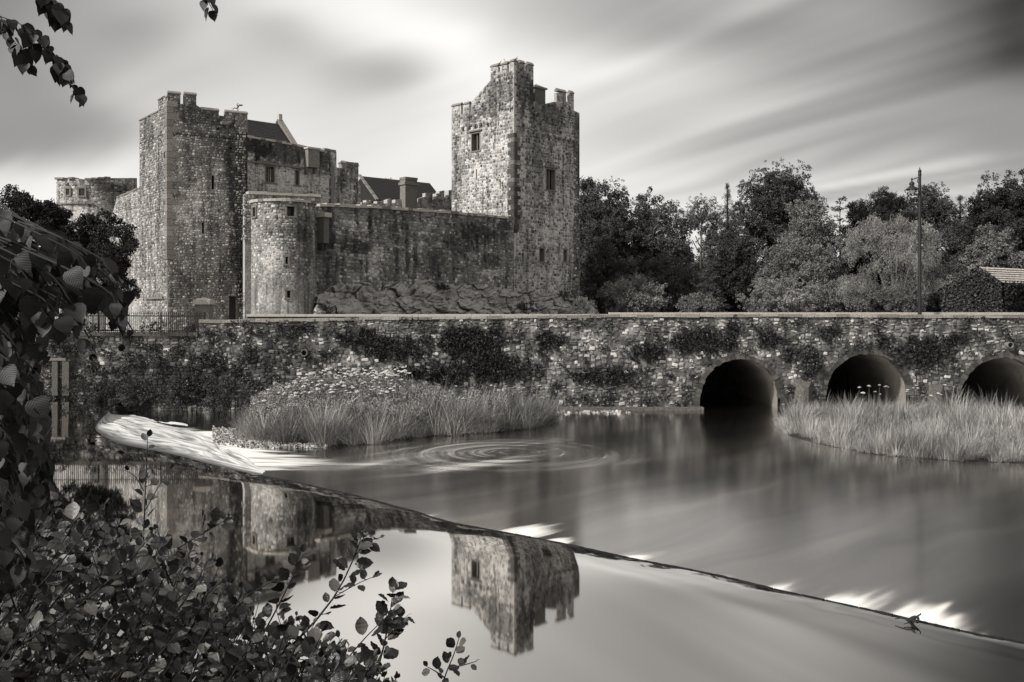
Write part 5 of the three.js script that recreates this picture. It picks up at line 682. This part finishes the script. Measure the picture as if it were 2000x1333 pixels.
function reeds(name, label, shape, tussocks, per, hf, tf, seed) { // tussocks of arching blades
  const r = rng(seed), xs = shape.map((p) => p[0]), ds = shape.map((p) => p[1]), x0 = Math.min(...xs), x1 = Math.max(...xs), d0 = Math.min(...ds), d1 = Math.max(...ds), list = [];
  const t = thing(name, label, 'reeds', V((x0 + x1) / 2, LOW, -(d0 + d1) / 2)); t.userData.kind = 'stuff';
  for (let i = 0, k = 0; k < tussocks && i < tussocks * 6; i++) { const x = lerp(x0, x1, r()), d = lerp(d0, d1, Math.pow(r(), 1.2)); if (!inPoly(shape, x + .7 * (r() - .5), d + .9 * (r() - .5))) continue; k++;
    const H = hf(x, d) * (.5 + .85 * r()), T = tf(x, d) * Math.exp(1.1 * (r() - .5)), la = r() * 6.283, lm = .25 * r();
    for (let j = 0; j < per; j++) { const a = r() * 6.283, q = Math.sqrt(r()), rad = .4 * q, h = H * (.3 + .8 * r()) * (1.05 - .25 * q), tilt = .05 + .85 * q * r(); list.push({ p: V(x + Math.cos(a) * rad, LOW + .02, -d + Math.sin(a) * rad), sv: V(h * (.35 + .9 * r()), h, Math.max(.8, h) * (.5 + .6 * r())), v: clamp(T * Math.exp(.7 * (r() + r() - 1)), .03, .6), r: [Math.sin(la) * lm, -a, -tilt + Math.cos(la) * lm * .5] }); } }
  scatter(t, 'blades', BLADES, list); return t;
}
const edgeIn = (shape, x, d) => { let m = 9; for (let i = 0, j = shape.length - 1; i < shape.length; j = i++) { const [a, b] = shape[i], [c, e] = shape[j], q = clamp(((x - a) * (c - a) + (d - b) * (e - b)) / ((c - a) ** 2 + (e - b) ** 2)); m = Math.min(m, Math.hypot(x - a - q * (c - a), d - b - q * (e - b))); } return m; };
reeds('reed_bed', 'large reed bed island in front of the bridge wall, left of the arches', ISL_L, 560, 124, (x, d) => (1.5 + .4 * fbm(x * .5, d * .5, 2)) * lerp(.7, 1, ss(0, .7, edgeIn(ISL_L, x, d))) * (x < -4 && d > 38.5 ? .8 : 1), (x, d) => .23 * Math.exp(.9 * fbm(x * .9 + 4, d * .9, 3)) * lerp(1, .6, ss(-1.4, 0, x)), 700);
reeds('reed_bed', 'pale grassy reed island before the middle and right arches', ISL_R, 620, 124, (x, d) => (1.0 + .3 * fbm(x * .45, d * .45 + 3, 2)) * lerp(.65, 1, ss(0, 1.0, edgeIn(ISL_R, x, d))) * (x > 18.5 ? 1.2 : 1), (x, d) => .29 * Math.exp(.9 * fbm(x * .8, d * .8 + 9, 3)), 701);
{ // leafy herbs among the reeds
  const t = thing('herb_growth', 'leafy herbs growing among the reeds of the left island', 'herbs', V(-5, LOW, -41)); t.userData.kind = 'stuff'; const r = rng(720), list = [];
  for (let i = 0; i < 10000; i++) { const x = lerp(-10.8, -3.2, r()), d = lerp(37.8, 45.5, r()); if (!inPoly(ISL_L, x, d) || edgeIn(ISL_L, x, d) < .5) continue; const hm = lerp(1.2, 2.0, ss(38, 43, d)) * lerp(.8, 1, ss(-10.5, -8, x)) * lerp(1, .68, ss(-6, -2, x)); list.push({ p: V(x, LOW + hm * (.35 + .65 * Math.sqrt(r())) * (.85 + .2 * fbm(x, d, 2)), -d), s: .2 * (.6 + .8 * r()), v: .26 * Math.exp(.6 * (r() + r() - 1)), r: [r() * 6, r() * 6, r() * 6] }); }
  scatter(t, 'foliage', CL.broad, list);
}
{ // flowering plants: pale umbels on stalks, and spikes
  const dome = new THREE.SphereGeometry(1, 7, 4, 0, Math.PI * 2, 0, Math.PI / 2).scale(1, .45, 1), r = rng(730), um = mat(.6, .9), st = mat(.14, .9);
  const umbel = (() => { const a = []; for (let k = 0; k < 9; k++) { const g = dome.clone().scale(.055, .055, .055); const q = k / 9 * 6.28, d = k ? .1 : 0; g.translate(Math.cos(q) * d, k ? -.012 : .02, Math.sin(q) * d); a.push(g); } return mergeGeometries(a); })(), rays = (() => { const a = []; for (let k = 0; k < 6; k++) { const q = k / 6 * 6.28; a.push(tube([V(0, -.16, 0), V(Math.cos(q) * .05, -.06, Math.sin(q) * .05), V(Math.cos(q) * .1, -.02, Math.sin(q) * .1)], .006, .004, 3, 4)); } return mergeGeometries(a); })();
  const plant = (x, d, h, label, group) => { const t = thing('umbel_plant', label, 'flower', V(x, LOW, -d), group), lx = (r() - .5) * .25; part(t, 'stalk', tube([V(0, 0, 0), V(lx * .4, h * .5, 0), V(lx, h - .12, 0)], .014, .008, 4, 5), st); const m = part(t, 'flower_head', umbel, um), us = .32 + .34 * r(); m.position.set(lx, h, 0); m.scale.set(us, us * 1.5, us); m.rotation.set((r() - .5) * .5, r() * 6, (r() - .5) * .5); const q = part(t, 'flower_rays', rays, st); q.position.copy(m.position); q.scale.setScalar(us); };
  for (let i = 0; i < 230; i++) { const x = lerp(-10.4, -4.5, r()), d = lerp(39.5, 45.2, r()); if (!inPoly(ISL_L, x, d)) continue; plant(x, d, lerp(1.45, 2.1, ss(39, 43, d)) * lerp(.65, 1, ss(-10.6, -8, x)) * (.9 + .15 * r()), 'pale umbel flower in the crowded bank of the left island', 'umbel flowers on the left island'); }
  for (let i = 0; i < 12; i++) plant(lerp(-3.6, -1, r()), lerp(40, 42, r()), 1.0 + .3 * r(), 'pale umbel flower low in the middle of the left island', 'umbel flowers in mid island');
  for (let i = 0; i < 16; i++) plant(lerp(14.6, 18.3, r()), lerp(42, 44.5, r()), 1.1 + .35 * r(), 'white umbel flower standing before the middle arch', 'umbel flowers before the middle arch');
  const spike = (() => { const a = []; for (let k = 0; k < 16; k++) { const g = new THREE.SphereGeometry(.028, 5, 4); const y = .45 + k * .035; g.translate(Math.cos(k * 2.4) * .035, y, Math.sin(k * 2.4) * .035); a.push(g); } return mergeGeometries(a); })(), sm = mat(.26, .9);
  for (let i = 0; i < 56; i++) { const x = lerp(-4.6, -.2, r()), d = lerp(39.8, 43.5, r()), h = 1.15 + .35 * r(), t = thing('flower_spike', 'upright pale flower spike in the stand at the island middle', 'flower', V(x, LOW, -d), 'flower spikes on the left island'); part(t, 'stalk', tube([V(0, 0, 0), V(0, h * .5, .01), V(0, h, 0)], .012, .006, 3, 5), st); const m = part(t, 'spike', spike, sm); m.scale.set(1.2, h / 1.02, 1.2); }
}
{ // gravel spit at the island's tip and by the bridge
  const t = thing('gravel_spit', 'pale gravel spit at the left tip of the reed island', 'gravel', at(480, 858, 36)); t.position.y = LOW; t.userData.kind = 'stuff'; const r = rng(740), g = STONES[0].clone().scale(1, .6, 1), list = [];
  for (let i = 0; i < 3200; i++) { const px = lerp(415, 640, r()), py = lerp(842, 877, r()) - (px < 480 ? (480 - px) * .12 : 0), p = onLevel(px, py, LOW); if (fbm(p.x * .9, p.z * .9, 2) + .25 * (r() - .5) < -.25 || py > 871 && px < 450) continue; list.push({ p: V(p.x, LOW + .01 + .03 * r(), p.z), s: .04 + .1 * r() * r(), v: .1 + .4 * r(), r: [r() * 3, r() * 6, r() * 3] }); }
  for (let i = 0; i < 900; i++) { const p = onLevel(lerp(1060, 1230, r()), lerp(799, 812, r() * r()), LOW); if (p.z < -46.8 || n2(p.x * 1.1, p.z * 2) < .5 * (r() - .5)) continue; list.push({ p: V(p.x, LOW + .02 * r(), p.z), s: .05 + .1 * r(), v: .16 + .3 * r(), r: [r(), r() * 6, r()] }); }
  scatter(t, 'pebbles', [g], list);
}

// ---------------------------------------------------------------- foreground: alder bush and lime boughs
function leafGeo(prof, fold, curl, seed, wob = .03) { // blade with a folded midrib, wavy toothed edge
  const P = [], U2 = [], I = [], n = prof.length - 1, r = rng(seed);
  prof.forEach(([t, w], i) => { const y = t, z = curl * t * t, e = i > 0 && i < n ? 1 : 0; for (const s of [-1, 0, 1]) { const ww = s * w * (1 + e * .12 * (r() - .5)); P.push(ww, y - (s && e ? .03 * r() : 0), z + Math.abs(s) * w * fold + (s ? wob * Math.sin(i * 2.6 + s) : 0)); U2.push(.5 + ww, t); } });
  for (let i = 0; i < n; i++) for (let j = 0; j < 2; j++) { const a = i * 3 + j; I.push(a, a + 1, a + 3, a + 1, a + 4, a + 3); }
  const g = new THREE.BufferGeometry(); g.setAttribute('position', new THREE.Float32BufferAttribute(P, 3)); g.setAttribute('uv', new THREE.Float32BufferAttribute(U2, 2)); g.setIndex(I); g.computeVertexNormals(); return g;
}
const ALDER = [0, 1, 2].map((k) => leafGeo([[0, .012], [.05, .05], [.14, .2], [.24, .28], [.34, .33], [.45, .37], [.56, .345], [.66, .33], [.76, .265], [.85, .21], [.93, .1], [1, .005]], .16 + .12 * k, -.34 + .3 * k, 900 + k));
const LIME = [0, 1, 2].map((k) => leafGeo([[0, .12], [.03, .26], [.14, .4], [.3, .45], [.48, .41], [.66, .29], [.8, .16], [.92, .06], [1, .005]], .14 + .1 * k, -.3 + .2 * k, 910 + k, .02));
const vein = (u, v) => { const x = Math.abs(u - .5), m = ss(.018, .004, x), q = (v - x * .95) * 8.5, f = Math.abs(q - Math.round(q)), s = ss(.08, .02, f) * ss(.5, .1, x); return [m, s, f]; };
const LEAFMAP = dataTex(256, 256, (u, v) => { const [m, s] = vein(u, v); return tone3(.7 + .28 * Math.max(m, s * .45) + .12 * fbm(u * 9, v * 9, 3)); }, true), LEAFBUMP = dataTex(256, 256, (u, v) => { const [m, s, f] = vein(u, v); return .35 + .55 * ss(0, .5, f) - .3 * m; });
const leafMats = (tones, rough, bump = .0004) => tones.map((v) => new THREE.MeshStandardMaterial({ color: grey(v), map: LEAFMAP, bumpMap: LEAFBUMP, bumpScale: bump, roughness: rough, side: THREE.DoubleSide }));
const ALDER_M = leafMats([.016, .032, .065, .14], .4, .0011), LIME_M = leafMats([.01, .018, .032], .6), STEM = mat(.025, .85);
function foliage(t, shoots, geos, mats, o) { // shoots: {pts, n, size, r0}; leaves hang off each shoot, the largest are separate parts
  const r = rng(o.seed), all = [], pos = t.position;
  for (const s of shoots) {
    const c = new THREE.CatmullRomCurve3(s.pts), br = part(t, s.name || 'branch', tube(s.pts.map((p) => p.clone().sub(pos)), s.r0 || .006, s.r1 || .0018, 10, 5), STEM), n = s.n;
    for (let i = 0; i < n; i++) {
      const f = lerp(s.from ?? .12, 1, (i + .5 * r()) / (n - .5)), p = c.getPoint(clamp(f)), tan = c.getTangent(clamp(f)).normalize(), a = i * 2.4 + r() * 1.2, side = tan.clone().cross(V(Math.sin(a * 3.1), Math.cos(a), Math.sin(a))).normalize();
      const last = i === n - 1, dir = o.droop ? side.clone().multiplyScalar(.55).add(V(0, -1, 0)).addScaledVector(tan, .3).normalize() : tan.clone().multiplyScalar(last ? 1 : .55).addScaledVector(side, last ? .2 : 1).add(V(0, .15, 0)).normalize();
      const sz = s.size * (.6 + .6 * r()) * (last ? .7 : 1) * (f > .8 ? .8 : 1), toCam = camera.position.clone().sub(p).normalize(), up = V((r() - .5) * o.spin, .9 + (r() - .5), (r() - .5) * o.spin).addScaledVector(toCam, o.face * r()).normalize();
      const x = dir.clone().cross(up).normalize(), z = x.clone().cross(dir).normalize(), m = new THREE.Matrix4().makeBasis(x, dir, z).scale(V(sz, sz, sz)).setPosition(p.clone().addScaledVector(side, sz * .12).addScaledVector(dir, sz * .1).sub(pos));
      const pd = camera.position.distanceTo(p), px = 1000 + F * p.x / -p.z, py = HY + F * (EYE - p.y) / -p.z; all.push({ m, br, seen: px > -30 && px < 2030 && py > -30 && py < 1360 ? sz / pd : 0, v: Math.floor(Math.pow(r(), 1.3) * mats.length), k: Math.floor(r() * geos.length) });
    }
  }
  all.sort((a, b) => b.seen - a.seen); all.slice(0, 300).forEach((l) => { const m = part(l.br, 'leaf', geos[l.k], mats[l.v]); m.applyMatrix4(l.m); });
  const rest = all.slice(300); for (let k = 0; k < geos.length; k++) for (let v = 0; v < mats.length; v++) { const L = rest.filter((l) => l.k === k && l.v === v); if (!L.length) continue; const im = new THREE.InstancedMesh(geos[k], mats[v], L.length); im.name = 'leaves'; im.userData.kind = 'stuff'; im.castShadow = im.receiveShadow = true; L.forEach((l, i) => im.setMatrixAt(i, l.m)); t.add(im); }
}
{ // alder bush on the near bank
  const t = thing('alder_bush', 'dense dark alder bush with rounded leaves on the near bank', 'bush', V(-1.9, .8, -4.4)), r = rng(950), S = [];
  const sh = (list, n, size, r0 = .006) => S.push({ pts: list.map(([x, y, d]) => at(x, y, d)), n, size, r0 });
  // the shoots that stand free against the water
  sh([[262, 1260, 5.6], [276, 1120, 5.6], [282, 990, 5.6], [288, 850, 5.6]], 30, .072, .009); sh([[282, 1000, 5.6], [310, 950, 5.55], [335, 915, 5.5]], 6, .06, .003); sh([[280, 960, 5.6], [262, 930, 5.6], [240, 918, 5.6]], 5, .055, .003);
  sh([[250, 1180, 5.2], [330, 1085, 5.2], [400, 1040, 5.2], [447, 1012, 5.2]], 26, .085); sh([[470, 1333, 5.4], [560, 1270, 5.4], [650, 1170, 5.4], [695, 1080, 5.4], [712, 1025, 5.4]], 38, .09, .009); sh([[655, 1165, 5.4], [700, 1140, 5.35], [735, 1125, 5.3]], 8, .065, .003); sh([[690, 1090, 5.4], [715, 1062, 5.4], [742, 1050, 5.4]], 7, .06, .003);
  sh([[480, 1300, 5.5], [540, 1190, 5.5], [575, 1120, 5.5], [592, 1082, 5.5]], 26, .088); sh([[690, 1380, 5.2], [735, 1310, 5.2], [758, 1220, 5.2], [768, 1150, 5.2]], 34, .092, .008); sh([[752, 1250, 5.2], [780, 1215, 5.2], [795, 1205, 5.2]], 8, .065, .003);
  sh([[560, 1400, 5.0], [650, 1320, 5.0], [710, 1250, 5.0], [770, 1190, 5.0]], 12, .085); sh([[420, 1250, 5.3], [480, 1170, 5.3], [540, 1130, 5.3]], 10, .085);
  // the mass: shoots rising out of the bank
  const edge = (x) => x < 60 ? 960 : x < 140 ? lerp(960, 935, (x - 60) / 80) : x < 260 ? lerp(935, 985, (x - 140) / 120) : x < 420 ? lerp(985, 1075, (x - 260) / 160) : x < 520 ? lerp(1075, 1160, (x - 420) / 100) : x < 640 ? lerp(1160, 1210, (x - 520) / 120) : x < 780 ? lerp(1210, 1300, (x - 640) / 140) : 1400;
  for (let k = 0; k < 560; k++) { const x = lerp(-60, 790, Math.pow(r(), 1.15)), y = lerp(edge(x) + 15, 1420, Math.pow(r(), 1.1)), d = lerp(4.3, 6.6, r()), lx = (60 + 110 * r()) * (r() < .75 ? -1 : .6), ly = 110 + 130 * r(); S.push({ pts: [at(x + lx, y + ly, d + .15), at(x + lx * .45, y + ly * .5, d + .05), at(x, y, d)], n: 8 + Math.floor(r() * 6), size: .062 + .027 * r(), r0: .005 }); }
  for (const [x, d] of [[-100, 5], [60, 5.2], [180, 5.6], [330, 5.4], [470, 5.4], [600, 5.2]]) S.push({ pts: [V((x * .6 - 1000) / F * d * .95, .3, -d + .3), at(x * .8, 1420, d), at(x, 1180 + Math.max(0, x) * .25, d)], n: 5, size: .07, r0: .022, name: 'stem', r1: .006 });
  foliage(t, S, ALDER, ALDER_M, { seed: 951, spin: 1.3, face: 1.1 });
  const s2 = thing('alder_sprig', 'single small alder sprig at the bottom edge right of the bush', 'sprig', V(-.35, .6, -5)), Q = []; const q = (l, n, size) => Q.push({ pts: l.map(([x, y]) => at(x, y, 5)), n, size, r0: .005 }); q([[845, 1420], [868, 1325], [886, 1280], [897, 1246]], 10, .07); q([[868, 1325], [850, 1312], [832, 1302]], 4, .065); q([[876, 1306], [905, 1300], [932, 1292]], 5, .06); foliage(s2, Q, ALDER, ALDER_M, { seed: 953, spin: 1.3, face: 1.1 });
}
{ // lime tree beside the camera, its boughs hang into the view at the left
  const base = V(-3.3, 2.1, -1.6), t = thing('lime_tree', 'lime tree boughs with broad dark leaves hanging in at the left edge', 'tree', base), r = rng(960), S = [];
  const bark = stoneMat(.06, 1); part(t, 'trunk', tube([V(0, -.6, 0), V(.05, 1.5, 0), V(-.05, 3.4, -.2), V(0, 5.5, -.3)], .28, .12, 12, 10), bark);
  const limb = (a, b, c) => part(t, 'limb', tube([a, b, c].map((p) => p.clone().sub(base)), .05, .012, 10, 6), bark);
  const H = (list, n, size, o = {}) => S.push({ pts: list.map(([x, y, d]) => at(x, y, d)), n, size, r0: .0028, from: 0, ...o });
  // top left sprigs against the sky
  limb(V(-3.3, 6.2, -1.9), at(-700, -300, 4), at(-150, 0, 5)); limb(V(-3.3, 6.4, -1.9), at(-500, -420, 4), at(300, -160, 5)); limb(V(-3.3, 4.8, -1.7), at(-900, 250, 2.2), at(-120, 420, 2.6)); limb(V(-3.3, 4.2, -1.7), at(-700, 500, 2.2), at(-150, 640, 2.6));
  H([[-150, 0, 5], [0, 32, 5], [65, 62, 5], [110, 112, 5], [128, 140, 5], [158, 195, 5]], 40, .075); H([[0, 32, 5], [20, 70, 5], [40, 100, 5], [58, 135, 5]], 20, .07); H([[60, 62, 5], [62, 85, 5], [66, 110, 5]], 4, .07);
  H([[20, -120, 5], [75, -30, 5], [105, 10, 5], [122, 45, 5]], 24, .09); H([[300, -160, 5], [380, -60, 5], [400, -10, 5], [418, 25, 5]], 16, .095);
  // the boughs at the left edge, close to the lens
  for (let k = 0; k < 56; k++) { const x = lerp(-60, 225, r()), y = lerp(485, 600, r()) - Math.max(0, 60 - x) * .2, d = lerp(2.3, 3.1, r()); H([[x - 170, y - 110 + 40 * r(), d + .1], [x - 80, y - 40, d], [x, y + 5, d], [x + 38, y + 50 + 20 * r(), d]], 7, .056); }
  for (let k = 0; k < 140; k++) { const y = lerp(620, 1110, r()), x = lerp(-50, 78, r()) * (y > 980 ? .6 : 1), d = lerp(2.3, 3.4, r()); H([[x - 150, y - 100, d + .1], [x - 60, y - 55, d], [x, y, d], [x + 15, y + 50, d]], 7, .058); }
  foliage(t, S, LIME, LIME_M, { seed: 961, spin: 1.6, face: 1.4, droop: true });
}
renderer.render(scene, camera);
